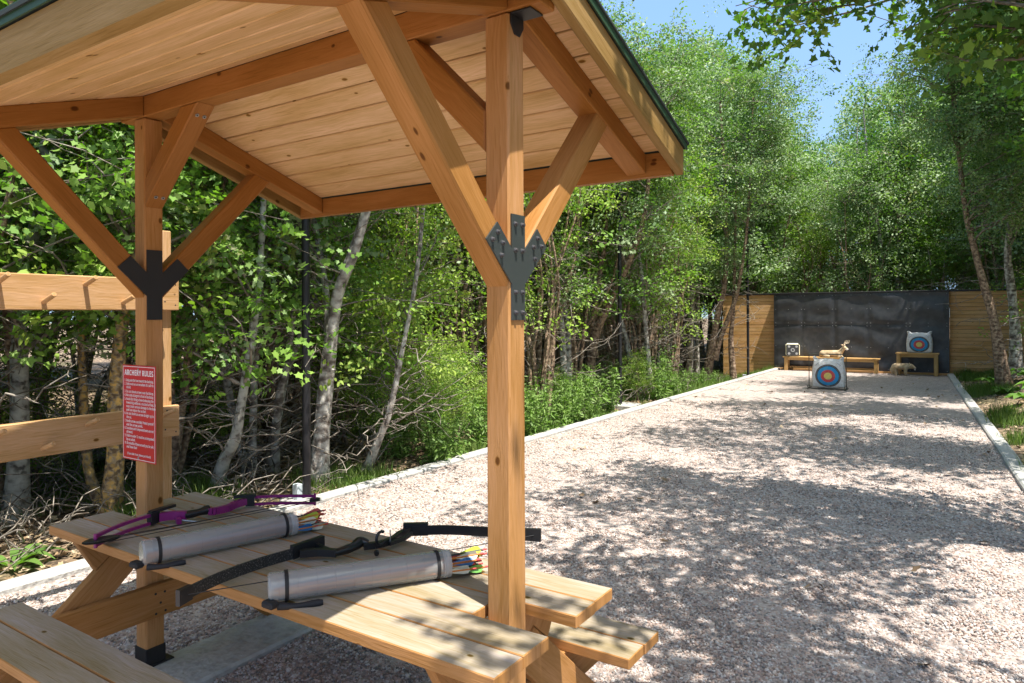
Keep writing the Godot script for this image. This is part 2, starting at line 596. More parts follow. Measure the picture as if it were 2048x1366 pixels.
func wander(a: Vector3, b: Vector3, n: int, amount: float) -> Array:
	var out := []
	var bow := Vector3(rng.randf_range(-1, 1), rng.randf_range(-0.3, 0.6), rng.randf_range(-1, 1)) * a.distance_to(b) * 0.12
	for k in n + 1:
		var t := float(k) / n
		var p := a.lerp(b, t) + bow * sin(t * PI)
		if k > 0 and k < n:
			p += Vector3(rng.randf_range(-1, 1), rng.randf_range(-1, 1), rng.randf_range(-1, 1)) * amount
		out.append(p)
	return out

# stems: [[points], r0, r1]; blobs: [centre, radii, branches, sprays]; all local to the tree's base
func make_tree(called: String, label: String, category: String, at: Vector3, group: String, stems: Array, blobs: Array, bark: Material, tone: int, twigs: int, leaf_size := 1.0, flat := 0.5, loose := 1.6) -> Node3D:
	var t := thing(called, label, category, at, group)
	var paths := []
	for s in stems:
		var mb := MB.new()
		var pts := spline(s[0], 5)
		var rr := []
		for k in pts.size():
			var f := float(k) / (pts.size() - 1)
			rr.append(lerpf(s[1], s[2], pow(f, 0.8)) * (1.0 + 0.45 * exp(-f * 14.0)))
		sweep(mb, pts, rr, 9, true, Color.WHITE, 0.06)
		put(t, "trunk", mb.mesh(bark))
		paths.append([pts, rr])
	var bm := MB.new()
	var xf := []
	var cols := []
	for b in blobs:
		var c: Vector3 = b[0]
		var r: Vector3 = b[1]
		var nb: int = b[2]
		var ns: int = b[3]
		for k in nb:
			var d := Vector3(rng.randfn(), rng.randfn(), rng.randfn()).normalized() * pow(rng.randf(), 0.4)
			var target := c + d * r
			# leave from the nearest stem, a little below
			var best := Vector3.ZERO
			var br := 0.02
			var bd := 1e9
			for pa in paths:
				var pts: Array = pa[0]
				for q in range(pts.size() / 4, pts.size()):
					var dd: float = target.distance_to(pts[q]) + maxf(0.0, pts[q].y - target.y + 0.5) * 1.5
					if dd < bd:
						bd = dd
						best = pts[q]
						br = pa[1][q]
			var w := wander(best, target, 6, 0.05 * best.distance_to(target) * 0.5)
			var r0 := clampf(br * 0.45, 0.006, 0.012 + 0.012 * best.distance_to(target))
			var wr := []
			for q in 7:
				wr.append(lerpf(r0, 0.004, q / 6.0))
			sweep(bm, w, wr, 5, false)
			var per := int(ceil(float(ns) * 1.25 / nb))
			var back := minf(0.65, 1.1 / best.distance_to(target))
			for q in per:
				var f := 1.0 - pow(rng.randf(), 1.4) * back
				var p0: Vector3 = w[int(f * 5.999)].lerp(w[int(f * 5.999) + 1], fmod(f * 5.999, 1.0))
				var sp := 0.16 + 0.14 * rng.randf()
				var p := p0 + Vector3(rng.randfn() * sp * loose, rng.randfn() * sp * flat * 1.4, rng.randfn() * sp * loose)
				if q % 5 == 0:
					sweep(bm, wander(p0, p, 2, 0.02), [0.005, 0.004, 0.003], 3, false)
				var bs := Basis.from_euler(Vector3(rng.randfn() * 0.7, rng.randf() * TAU, rng.randfn() * 0.6))
				xf.append(Transform3D(bs.scaled(Vector3.ONE * leaf_size * rng.randf_range(0.8, 1.25)), p))
				cols.append(leaf_color(tone if rng.randf() < 0.8 else (tone + 1) % 4))
	for k in twigs:   # bare dead twigs low on the stems
		var pa: Array = paths[k % paths.size()]
		var pts: Array = pa[0]
		var q := int(rng.randf_range(0.03, 0.6) * pts.size())
		var a := rng.randf() * TAU
		var l := rng.randf_range(0.3, 1.3)
		var e: Vector3 = pts[q] + Vector3(cos(a) * l, rng.randf_range(-0.25, 0.75) * l, sin(a) * l)
		var w := wander(pts[q], e, 6, 0.05)
		sweep(bm, w, [0.009, 0.008, 0.007, 0.006, 0.005, 0.004, 0.003], 4, false)
		for z in 3:
			var p: Vector3 = w[rng.randi_range(2, 5)]
			var a2 := rng.randf() * TAU
			sweep(bm, wander(p, p + Vector3(cos(a2), rng.randf_range(-0.6, 0.6), sin(a2)) * l * 0.4, 3, 0.02), [0.005, 0.004, 0.003, 0.002], 3, false)
	put(t, "branches", bm.mesh(M.twig)).set_meta("kind", "stuff")
	for k in 3:
		var mm := MultiMesh.new()
		mm.transform_format = MultiMesh.TRANSFORM_3D
		mm.use_colors = true
		mm.mesh = sprays[k + (3 if tone == 1 or tone == 3 else 0)]
		var idx := range(k, xf.size(), 3)
		mm.instance_count = idx.size()
		for q in idx.size():
			mm.set_instance_transform(q, xf[idx[q]])
			mm.set_instance_color(q, cols[idx[q]])
		var o := MultiMeshInstance3D.new()
		o.name = numbered(t, "crown")
		o.multimesh = mm
		o.set_meta("kind", "stuff")
		t.add_child(o)
	return t

func random_stems(n: int, height: float, lean: float, r: float) -> Array:
	var out := []
	for k in n:
		var a := rng.randf() * TAU
		var d := Vector3(cos(a), 0, sin(a)) * (0.12 if n > 1 else 0.0)
		var tip := d * 4.0 * lean + Vector3(rng.randfn() * lean, height * rng.randf_range(0.8, 1.0), rng.randfn() * lean)
		var pts := [d + Vector3(0, -0.1, 0)]
		for j in range(1, 5):
			var f := j / 4.0
			pts.append(d.lerp(tip, f) + Vector3(rng.randfn(), 0, rng.randfn()) * 0.10 * (1.0 if j < 4 else 0.3))
			pts[j].y = tip.y * f
		out.append([pts, r * rng.randf_range(0.75, 1.1), r * 0.2])
	return out

# ground height outside the lane
var bumps := noise(FastNoiseLite.TYPE_SIMPLEX_SMOOTH, 0.25, 31, 3)
func kerb_right(z: float) -> float:
	return 0.96 + (z + 0.0) * 0.0735
func ground_y(x: float, z: float) -> float:
	var y := bumps.get_noise_2d(x, z) * 0.09 - 0.02
	var kr := kerb_right(z)
	if x > kr:
		y += 0.42 * smoothstep(0.1, 1.8, x - kr) * smoothstep(-1.0, -5.0, z)
	if x < -4.9:
		y -= 0.28 * smoothstep(-14.0, -20.0, z) * smoothstep(-4.9, -5.8, x)
		y -= 0.05
	if x > -5.05 and x < kr + 0.12 and z > -21.9:
		y = -0.08
	return y

func _ready() -> void:
	rng.seed = 20240611
	# ---------------- camera
	var cam := Camera3D.new()
	cam.name = "camera"
	add_child(cam)
	var yaw := deg_to_rad(33.4576)
	var roll := deg_to_rad(-0.2588)
	var pitch := deg_to_rad(0.0903)
	var fw := Vector3(-sin(yaw) * cos(pitch), sin(pitch), -cos(yaw) * cos(pitch))
	var rt := Vector3(cos(yaw), 0, -sin(yaw))
	var up := rt.cross(fw)
	var r2 := rt * cos(roll) + up * sin(roll)
	var u2 := up * cos(roll) - rt * sin(roll)
	cam.transform = Transform3D(Basis(r2, u2, -fw), EYE)
	cam.projection = Camera3D.PROJECTION_FRUSTUM
	cam.near = 0.05
	cam.far = 400.0
	cam.size = 1366.0 / 1404.62 * cam.near
	cam.frustum_offset = Vector2(0, -(683.0 - 626.38) / 1404.62 * cam.near)
	cam.current = true
	# ---------------- sky, exposure and sun
	var env := Environment.new()
	env.background_mode = Environment.BG_SKY
	var sky := Sky.new()
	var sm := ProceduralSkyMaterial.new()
	sm.sky_top_color = lin(0.11, 0.205, 0.39)
	sm.sky_horizon_color = lin(0.23, 0.34, 0.49)
	sm.sky_curve = 0.18
	sm.ground_bottom_color = lin(0.20, 0.20, 0.14)
	sm.ground_horizon_color = lin(0.30, 0.40, 0.40)
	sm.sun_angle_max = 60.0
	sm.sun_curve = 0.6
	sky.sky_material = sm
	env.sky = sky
	env.background_energy_multiplier = 1.0
	env.tonemap_mode = Environment.TONE_MAPPER_LINEAR
	env.tonemap_exposure = EXPOSURE
	env.sdfgi_enabled = true
	env.ssao_enabled = true
	env.ssil_enabled = true
	var we := WorldEnvironment.new()
	we.name = "world_environment"
	we.environment = env
	add_child(we)
	var sun := DirectionalLight3D.new()
	sun.name = "sun"
	var el := deg_to_rad(SUN_ELEV)
	var sh := SUN_H.normalized()
	var towards := Vector3(sh.x * cos(el), sin(el), sh.y * cos(el))
	add_child(sun)
	sun.look_at_from_position(towards * 50.0, Vector3.ZERO)
	sun.light_energy = SUN_ENERGY
	sun.light_angular_distance = 0.45
	sun.light_color = Color(1.0, 0.982, 0.945)
	sun.shadow_enabled = true

	materials()
	make_sprays()
	print("materials ", Time.get_ticks_msec())
	grounds()
	print("grounds ", Time.get_ticks_msec())
	backstop()
	shelter()
	picnic_table()
	bow_rack()
	lamp_poles()
	targets()
	table_gear()
	print("things ", Time.get_ticks_msec())
	wood_trees()
	print("trees ", Time.get_ticks_msec())
	undergrowth()
	print("done ", Time.get_ticks_msec())

# ================================================================== the setting
func grounds() -> void:
	var xs := [-220.0, -140.0, -90.0, -60.0]
	var x := -42.0
	while x < 24.0:
		xs.append(x)
		x += 0.6
	xs.append_array([28.0, 45.0, 80.0, 140.0, 220.0])
	var zs := [-260.0, -160.0, -100.0, -70.0]
	var z := -48.0
	while z < 12.0:
		zs.append(z)
		z += 0.6
	zs.append_array([16.0, 30.0, 60.0, 140.0])
	var tint := noise(FastNoiseLite.TYPE_SIMPLEX_SMOOTH, 0.35, 61, 3)
	var mb := MB.new()
	for zz in zs:
		for xx in xs:
			var e := 0.3
			var y := ground_y(xx, zz)
			var nn := Vector3(ground_y(xx - e, zz) - ground_y(xx + e, zz), 2.0 * e, ground_y(xx, zz - e) - ground_y(xx, zz + e)).normalized()
			var t := tint.get_noise_2d(xx, zz)
			mb.vert(Vector3(xx, y, zz), nn, Vector2(xx, zz), Color(0.85, 0.85, 0.85).lerp(Color(1.15, 1.05, 0.9), t * 0.5 + 0.5) if t > -0.25 else Color(0.75, 0.85, 0.6))
	var w := xs.size()
	for b in zs.size() - 1:
		for a in w - 1:
			var k := b * w + a
			mb.tri(k, k + 1, k + w + 1)
			mb.tri(k, k + w + 1, k + w)
	structure("ground", mb.mesh(M.soil), null)

	# gravel lane between the kerbs
	var small := noise(FastNoiseLite.TYPE_SIMPLEX, 1.4, 71, 3)
	mb = MB.new()
	var rows := 120
	var cols := 28
	for b in rows + 1:
		var zz := lerpf(6.0, -21.85, float(b) / rows)
		for a in cols + 1:
			var xx := lerpf(-4.84, kerb_right(zz) + 0.02, float(a) / cols)
			var t := tint.get_noise_2d(xx * 0.8 + 40.0, zz * 0.8)
			var g := 1.0 + t * 0.26
			mb.vert(Vector3(xx, small.get_noise_2d(xx, zz) * 0.012, zz), Vector3.UP, Vector2(xx, zz), Color(g, g * (1.0 - 0.03 * t), g * (1.0 - 0.05 * t)))
	for b in rows:
		for a in cols:
			var k := b * (cols + 1) + a
			mb.tri(k, k + 1, k + cols + 2)
			mb.tri(k, k + cols + 2, k + cols + 1)
	structure("gravel_lane", mb.mesh(M.gravel), null)

	# concrete kerbs and footings
	for side in 2:
		var a0 := Vector3(-4.885, -0.035, 6.0) if side == 0 else Vector3(kerb_right(6.0) + 0.06, -0.03, 6.0)
		var a1 := Vector3(-4.885, -0.035, -21.6) if side == 0 else Vector3(kerb_right(-21.8) + 0.06, -0.03, -21.8)
		var root := Node3D.new()
		root.name = "kerb_left" if side == 0 else "kerb_right"
		root.set_meta("kind", "structure")
		add_child(root)
		var n := 9
		for k in n:
			var p0 := a0.lerp(a1, float(k) / n)
			var p1 := a0.lerp(a1, float(k + 1) / n)
			var o := put(root, "kerb_stone", cbox(Vector3(0.15, 0.16, p0.distance_to(p1) - 0.006), 0.016, 2, M.concrete))
			o.transform = along(p0, p1)
			o.position = (p0 + p1) * 0.5 + Vector3(rng.randf_range(-0.005, 0.005), rng.randf_range(-0.006, 0.004), 0)
			o.rotate_object_local(Vector3.UP, rng.randf_range(-0.002, 0.002))
	var f1 := structure("footing_far", cbox(Vector3(0.36, 0.14, 2.1), 0.012, 2, M.concrete), null)
	f1.position = Vector3(-3.063, -0.04, -1.78)
	var f2 := structure("footing_near", cbox(Vector3(0.36, 0.14, 1.6), 0.012, 2, M.concrete), null)
	f2.position = Vector3(-1.22, -0.04, -1.70)

	# loose stones on the lane, as far as single stones can be told apart
	var shapes := []
	for k in 3:
		var sm := SphereMesh.new()
		sm.radial_segments = 6
		sm.rings = 3
		sm.radius = 1.0
		sm.height = 2.0
		var ar := sm.get_mesh_arrays()
		var vs: PackedVector3Array = ar[Mesh.ARRAY_VERTEX]
		var seen := {}
		for q in vs.size():
			var key := Vector3i((vs[q] * 100.0).round())
			if not seen.has(key):
				seen[key] = vs[q] * rng.randf_range(0.7, 1.15)
			vs[q] = seen[key] * Vector3(1.0, 0.62, 0.8)
		var st := SurfaceTool.new()
		st.begin(Mesh.PRIMITIVE_TRIANGLES)
		st.set_smooth_group(-1)
		var idx: PackedInt32Array = ar[Mesh.ARRAY_INDEX]
		for q in idx:
			st.set_smooth_group(-1)
			st.add_vertex(vs[q])
		st.generate_normals()
		st.set_material(M.stone)
		shapes.append(st.commit())
	var tones := [Color(0.466, 0.373, 0.326), Color(0.516, 0.457, 0.413), Color(0.391, 0.288, 0.239), Color(0.333, 0.288, 0.261), Color(0.251, 0.187, 0.153), Color(0.550, 0.499, 0.463), Color(0.432, 0.320, 0.264), Color(0.199, 0.183, 0.174)]
	for k in 3:
		var xf := []
		var tries := 0
		while xf.size() < 66000 and tries < 400000:
			tries += 1
			var d := 1.2 * pow(14.0 / 1.2, pow(rng.randf(), 0.8))
			var a := deg_to_rad(rng.randf_range(-5.0, 74.0))
			var px := -sin(a) * d
			var pz := -cos(a) * d
			if px < -4.8 or px > kerb_right(pz) or pz < -13.0 or (absf(px + 3.063) < 0.185 and pz > -2.84) or (absf(px + 1.22) < 0.185 and pz > -2.51):
				continue
			var r := rng.randf_range(0.0045, 0.0100) * (1.0 + 0.03 * d)
			if rng.randf() < 0.04:
				r *= 1.5
			var bs := Basis.from_euler(Vector3(rng.randfn() * 0.3, rng.randf() * TAU, rng.randfn() * 0.3)).scaled(Vector3.ONE * r)
			xf.append(Transform3D(bs, Vector3(px, small.get_noise_2d(px, pz) * 0.012 + r * rng.randf_range(-0.1, 0.45), pz)))
		var mm := MultiMesh.new()
		mm.transform_format = MultiMesh.TRANSFORM_3D
		mm.use_colors = true
		mm.mesh = shapes[k]
		mm.instance_count = xf.size()
		for q in xf.size():
			mm.set_instance_transform(q, xf[q])
			var c: Color = tones[rng.randi() % tones.size()]
			mm.set_instance_color(q, c * rng.randf_range(0.85, 1.12))
		var o := MultiMeshInstance3D.new()
		o.name = numbered(self, "gravel_stones")
		o.multimesh = mm
		add_child(o)
		o.set_meta("kind", "stuff")
		tag(o, "loose pinkish beige stones spread over the gravel lane", "gravel")

# ================================================================== backstop wall
func backstop() -> void:
	var t := thing("backstop_wall", "long low wall closing the lane, black rubber mats between stained plank wings", "wall", Vector3(0, 0, -21.8))
	var mats := [M.plank, M.plank_b, M.plank_c]
	for wing in [[-6.55, -4.99, -0.5], [-0.58, 1.9, -0.1]]:
		var y: float = wing[2]
		while y < 2.18:
			var j := rng.randf_range(-0.002, 0.002)
			board(t, "plank", Vector3(wing[0], y + 0.003, -0.012 + j), Vector3(wing[1], minf(y + 0.097, 2.195), 0.012 + j), 0, mats[rng.randi() % 3], 0.003)
			y += 0.1
		board(t, "wing_backing", Vector3(wing[0], wing[2], -0.06), Vector3(wing[1], 2.19, -0.016), 0, M.black_paint, 0.004)
	board(t, "mat_backing", Vector3(-4.985, 0.0, -0.06), Vector3(-0.585, 2.185, 0.19), 0, M.plank_b, 0.004)
	board(t, "sill", Vector3(-4.99, -0.02, 0.192), Vector3(-0.58, 0.05, 0.235), 0, M.plank, 0.004)
	board(t, "cap", Vector3(-6.57, 2.2, -0.08), Vector3(1.92, 2.24, 0.05), 0, M.black_paint, 0.004)
	board(t, "cap", Vector3(-4.99, 2.2, 0.0505), Vector3(-0.58, 2.238, 0.26), 0, M.black_paint, 0.004)
	var swell := noise(FastNoiseLite.TYPE_SIMPLEX_SMOOTH, 0.75, 91, 1)
	var cuts := [0.0, 0.183, 0.371, 0.57, 0.785, 1.0]
	var head := SphereMesh.new()
	head.radius = 0.012
	head.height = 0.012
	head.radial_segments = 6
	head.rings = 3
	for row in 2:
		var y0 := 0.055 if row == 0 else 1.315
		var y1 := 1.335 if row == 0 else 2.196
		for c in 5:
			var x0 := lerpf(-4.985, -0.585, cuts[c]) + 0.002
			var x1 := lerpf(-4.985, -0.585, cuts[c + 1]) + (0.012 if c < 4 else -0.002)
			var mb := MB.new()
			var nx := 26
			var ny := 34
			var zf := func(px: float, py: float) -> float:
				var ex := minf(px - x0, x1 - px)
				var ey := minf(py - y0, y1 - py)
				var w := smoothstep(0.0, 0.14, ex) * 0.75 + 0.25
				w *= smoothstep(-0.02, 0.15, ey) * 0.8 + 0.2
				return 0.215 + 0.012 * row + (swell.get_noise_2d(px * 1.3, py * 2.2) * 0.024 + 0.012) * w + 0.004 * (c % 2)
			for j in ny + 1:
				for k in nx + 1:
					var px := lerpf(x0, x1, float(k) / nx)
					var py := lerpf(y0, y1, float(j) / ny)
					var e := 0.02
					var nn := Vector3(zf.call(px - e, py) - zf.call(px + e, py), zf.call(px, py - e) - zf.call(px, py + e), 2.0 * e).normalized()
					mb.vert(Vector3(px, py, zf.call(px, py)), nn, Vector2(px, py))
			for j in ny:
				for k in nx:
					var q := j * (nx + 1) + k
					mb.tri(q, q + 1, q + nx + 2)
					mb.tri(q, q + nx + 2, q + nx + 1)
			var p := put(t, "rubber_mat", mb.mesh(M.rubber))
			for k in 3:
				for j in 3:
					var px := lerpf(x0 + 0.05, x1 - 0.05, k / 2.0)
					var py := lerpf(y0 + 0.05, y1 - 0.05, j / 2.0)
					put(p, "washer", head, M.screw, Transform3D(Basis.IDENTITY, Vector3(px, py, zf.call(px, py) + 0.003)))

# ================================================================== shelter
func rafter_bottom(d: float, front: bool) -> float:    # d: distance from the ridge line
	return 2.592 - (0.325 if front else 0.34) * d

func shelter() -> void:
	var t := thing("picnic_shelter", "small open timber shelter with gabled plank ceiling on two posts", "shelter", Vector3.ZERO)
	# posts, from the footing to the ridge beam
	for px in [XL, XR]:
		var p := board(t, "post", Vector3(px - PW, 0.028, ZC - PW / 2), Vector3(px, 2.566, ZC + PW / 2), 1, M.post, 0.006)
		var s := put(p, "post_shoe", cbox(Vector3(PW + 0.008, 0.085, PW + 0.008), 0.003, 1, M.black_paint), null, Transform3D(Basis.IDENTITY, Vector3(0, 0.072 - 1.297, 0)))
		s.set_meta("label", "black steel shoe at the foot of the post")
		put(p, "base_plate", cbox(Vector3(PW + 0.03, 0.008, PW + 0.055), 0.001, 1, M.black_paint), null, Transform3D(Basis.IDENTITY, Vector3(0, 0.034 - 1.297, -0.01)))
	# ridge beam
	board(t, "ridge_beam", Vector3(-3.392, 2.568, ZC - PW / 2 - 0.001), Vector3(-1.063, 2.664, ZC + PW / 2 + 0.001), 0, M.beam, 0.004)
	# rafters, rakes, fascias, ceiling boards on both slopes
	for front in [true, false]:
		var sg := 1.0 if front else -1.0
		var sl := 0.325 if front else 0.34
		var dmax := 1.06 if front else 1.054
		var rb := func(d: float) -> float: return 2.592 - sl * d
		var zz := func(d: float) -> float: return ZC + sg * d
		for px in [XL, XR]:
			var o := [Vector2(zz.call(0.0455), rb.call(0.0455) - 0.006), Vector2(zz.call(dmax - 0.041), rb.call(dmax - 0.041)), Vector2(zz.call(dmax - 0.041), rb.call(dmax - 0.041) + 0.086), Vector2(zz.call(0.0455), rb.call(0.0455) + 0.086)]
			put(t, "rafter", slab(o, 0, px - PW, px, Vector2(1, -sl * sg), M.beam))
		for side in [[-3.434, -3.396], [-1.0604, -1.0224]]:
			var o := [Vector2(zz.call(0.001), rb.call(0.0)), Vector2(zz.call(dmax), rb.call(dmax)), Vector2(zz.call(dmax), rb.call(dmax) + 0.112), Vector2(zz.call(0.001), rb.call(0.0) + 0.112)]
			put(t, "rake_board", slab(o, 0, side[0], side[1], Vector2(1, -sl * sg), M.fascia, 0.005))
		# eave board
		var e := [Vector2(zz.call(dmax), rb.call(dmax)), Vector2(zz.call(dmax - 0.038), rb.call(dmax)), Vector2(zz.call(dmax - 0.038), rb.call(dmax - 0.038) + 0.085), Vector2(zz.call(dmax), rb.call(dmax) + 0.106)]
		var em := slab(e, 0, -3.394, -1.0625, Vector2.ZERO, M.beam if not front else M.fascia, 0.004)
		put(t, "eave_board", em)
		# ceiling boards run along X
		var nb := 8
		var cell := (dmax - 0.041) / nb
		for k in nb:
			var d0 := maxf(k * cell + 0.004, 0.047)
			var d1 := (k + 1) * cell - 0.004
			var slope_len := (d1 - d0) * sqrt(1.0 + sl * sl)
			var mid := (d0 + d1) * 0.5
			var j := rng.randf_range(-0.0012, 0.0012)
			var m := cbox(Vector3(2.33, 0.018, slope_len), 0.004, 0, [M.ceiling, M.ceiling_b, M.ceiling_c][rng.randi() % 3])
			var b := Basis(Vector3.RIGHT, sg * atan(sl))
			put(t, "ceiling_board", m, null, Transform3D(b, Vector3(-2.2282, rb.call(mid) + 0.0862 + 0.0095 + j, zz.call(mid))))
		# deck and roofing above the boards
		var deck := [Vector2(zz.call(0.0), rb.call(0.0) + 0.113), Vector2(zz.call(dmax + 0.004), rb.call(dmax) + 0.1115), Vector2(zz.call(dmax + 0.004), rb.call(dmax) + 0.127), Vector2(zz.call(0.0), rb.call(0.0) + 0.129)]
		put(t, "roof_deck", slab(deck, 0, -3.436, -1.0205, Vector2(1, 0), M.roofing, 0.002))
		var top := [Vector2(zz.call(0.0), rb.call(0.0) + 0.131), Vector2(zz.call(dmax + 0.018), rb.call(dmax + 0.018) + 0.131), Vector2(zz.call(dmax + 0.018), rb.call(dmax + 0.018) + 0.142), Vector2(zz.call(0.0), rb.call(0.0) + 0.142)]
		put(t, "roofing", slab(top, 0, -3.452, -1.004, Vector2(1, 0), M.roofing, 0.002))
		# green metal drip edges along eave and rakes
		var dr := [Vector2(zz.call(dmax + 0.006), rb.call(dmax) + 0.108), Vector2(zz.call(dmax + 0.011), rb.call(dmax) + 0.108), Vector2(zz.call(dmax + 0.011), rb.call(dmax) + 0.146), Vector2(zz.call(dmax + 0.006), rb.call(dmax) + 0.146)]
		put(t, "drip_edge", slab(dr, 0, -3.444, -1.012, Vector2(1, 0), M.green_metal, 0.001))
		for side in [[-3.446, -3.441], [-1.0155, -1.0105]]:
			var o := [Vector2(zz.call(0.0), rb.call(0.0) + 0.103), Vector2(zz.call(dmax + 0.012), rb.call(dmax + 0.012) + 0.106), Vector2(zz.call(dmax + 0.012), rb.call(dmax + 0.012) + 0.145), Vector2(zz.call(0.0), rb.call(0.0) + 0.145)]
			put(t, "drip_edge", slab(o, 0, side[0], side[1], Vector2(1, 0), M.green_metal, 0.001))
		# braces from post to rafter, in the plane of the gable
		for px in [XL, XR]:
			var h := PW / 2
			var pts := []
			# lower edge: from (h, 1.735) at 46.5 degrees up to the rafter; upper edge from (h, 1.862)
			var k := 1.055
			var low := func(d: float) -> float: return 1.735 + (d - h) * k
			var upp := func(d: float) -> float: return 1.862 + (d - h) * k
			var dl := (2.592 - 1.735 + h * k) / (k + sl)
			var du := (2.592 - 1.862 + h * k) / (k + sl)
			pts = [Vector2(zz.call(h + 0.001), low.call(h)), Vector2(zz.call(dl), low.call(dl) - 0.001), Vector2(zz.call(du), upp.call(du) - 0.001), Vector2(zz.call(h + 0.001), upp.call(h))]
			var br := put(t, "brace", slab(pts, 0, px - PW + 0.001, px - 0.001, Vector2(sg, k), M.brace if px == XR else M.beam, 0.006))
			if px == XL and front:
				br.set_meta("label", "brace rising from the far post towards the eave beside the bow rack")
	# braces along the ridge
	for k in 2:
		var x0 := XL if k == 0 else XR - PW
		var sx := 1.0 if k == 0 else -1.0
		var o := [Vector2(x0 + sx * 0.001, 2.152), Vector2(x0 + sx * 0.4145, 2.5665), Vector2(x0 + sx * 0.288, 2.5665), Vector2(x0 + sx * 0.001, 2.28)]
		var br := put(t, "brace", slab(o, 2, ZC - PW / 2 + 0.001, ZC + PW / 2 - 0.001, Vector2(sx, 1), M.beam, 0.005))
		# screw heads driven up from below, on the slanting underside
		for e in [0.045, 0.37]:
			for s in [-0.017, 0.017]:
				var at := Vector3(x0 + sx * (e + 0.001), 2.152 + e - 0.001, ZC + s)
				var sc := put(br, "screw", lathe([Vector2(0, 0.003), Vector2(0.008, 0.003), Vector2(0.009, 0)], 10), M.screw, along(at, at + Vector3(sx, -1, 0)))
				put(sc, "recess", lathe([Vector2(0, 0.0036), Vector2(0.004, 0.0036)], 8), M.black_paint)
	# steel plates: a trident over post and braces, on the +X faces
	for px in [XL, XR]:
		var shape := [Vector2(-0.036, 1.632), Vector2(0.036, 1.632), Vector2(0.036, 1.742), Vector2(0.169, 1.868), Vector2(0.112, 1.922), Vector2(0.037, 1.85), Vector2(0.037, 1.955), Vector2(-0.037, 1.955), Vector2(-0.037, 1.85), Vector2(-0.112, 1.922), Vector2(-0.169, 1.868), Vector2(-0.036, 1.742)]
		var cen := []
		for q in shape:
			cen.append(Vector2(ZC + q.x, q.y))
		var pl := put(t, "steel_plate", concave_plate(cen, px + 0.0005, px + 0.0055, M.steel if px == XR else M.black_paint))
		if px == XR:
			for q in [[-0.02, 1.925], [0.018, 1.925], [-0.02, 1.845], [0.018, 1.845], [-0.02, 1.717], [0.018, 1.717], [-0.02, 1.655], [0.018, 1.655],
					[-0.112, 1.892], [-0.086, 1.862], [-0.135, 1.868], [-0.094, 1.825], [0.112, 1.892], [0.14, 1.868], [0.086, 1.862], [0.094, 1.825]]:
				var at := Vector3(px + 0.005, q[1], ZC + q[0])
				put(pl, "bolt", lathe([Vector2(0, 0.011), Vector2(0.0055, 0.0105), Vector2(0.0062, 0.004), Vector2(0.009, 0.002), Vector2(0.009, 0)], 6), M.bolt, along(at, at + Vector3(1, 0, 0)))
	# angle bracket where the near post meets the beam end
	var bk := [Vector2(ZC - 0.036, 2.566), Vector2(ZC + 0.036, 2.566), Vector2(ZC + 0.036, 2.535), Vector2(ZC + 0.015, 2.505), Vector2(ZC - 0.015, 2.505), Vector2(ZC - 0.036, 2.535)]
	put(t, "angle_bracket", slab(bk, 0, XR + 0.001, XR + 0.005, Vector2(1, 0), M.black_paint, 0.001))
	board(t, "angle_bracket", Vector3(XR + 0.006, 2.561, ZC - 0.036), Vector3(XR + 0.075, 2.5665, ZC + 0.036), 0, M.black_paint, 0.001)
	# rules board: a thing of its own, fixed to the far post
	rules_sign()

func concave_plate(pts: Array, a0: float, a1: float, mat: Material) -> ArrayMesh:
	var mb := MB.new()
	var poly := PackedVector2Array(pts)
	var tris := Geometry2D.triangulate_polygon(poly)
	for a in [a0, a1]:
		var s := mb.v.size()
		var nn := Vector3(-1 if a == a0 else 1, 0, 0)
		for q in poly:
			mb.vert(Vector3(a, q.y, q.x), nn, q)
		for k in range(0, tris.size(), 3):
			mb.tri(s + tris[k], s + tris[k + 1], s + tris[k + 2])
	for k in poly.size():
		var p := poly[k]
		var q := poly[(k + 1) % poly.size()]
		var d := (q - p).normalized()
		var o := Vector2(d.y, -d.x)
		if Geometry2D.is_point_in_polygon((p + q) * 0.5 + o * 0.001, poly):
			o = -o
		mb.poly([Vector3(a0, p.y, p.x), Vector3(a0, q.y, q.x), Vector3(a1, q.y, q.x), Vector3(a1, p.y, p.x)], Vector3(0, o.y, o.x), [p, q, q, p])
	return mb.mesh(mat)

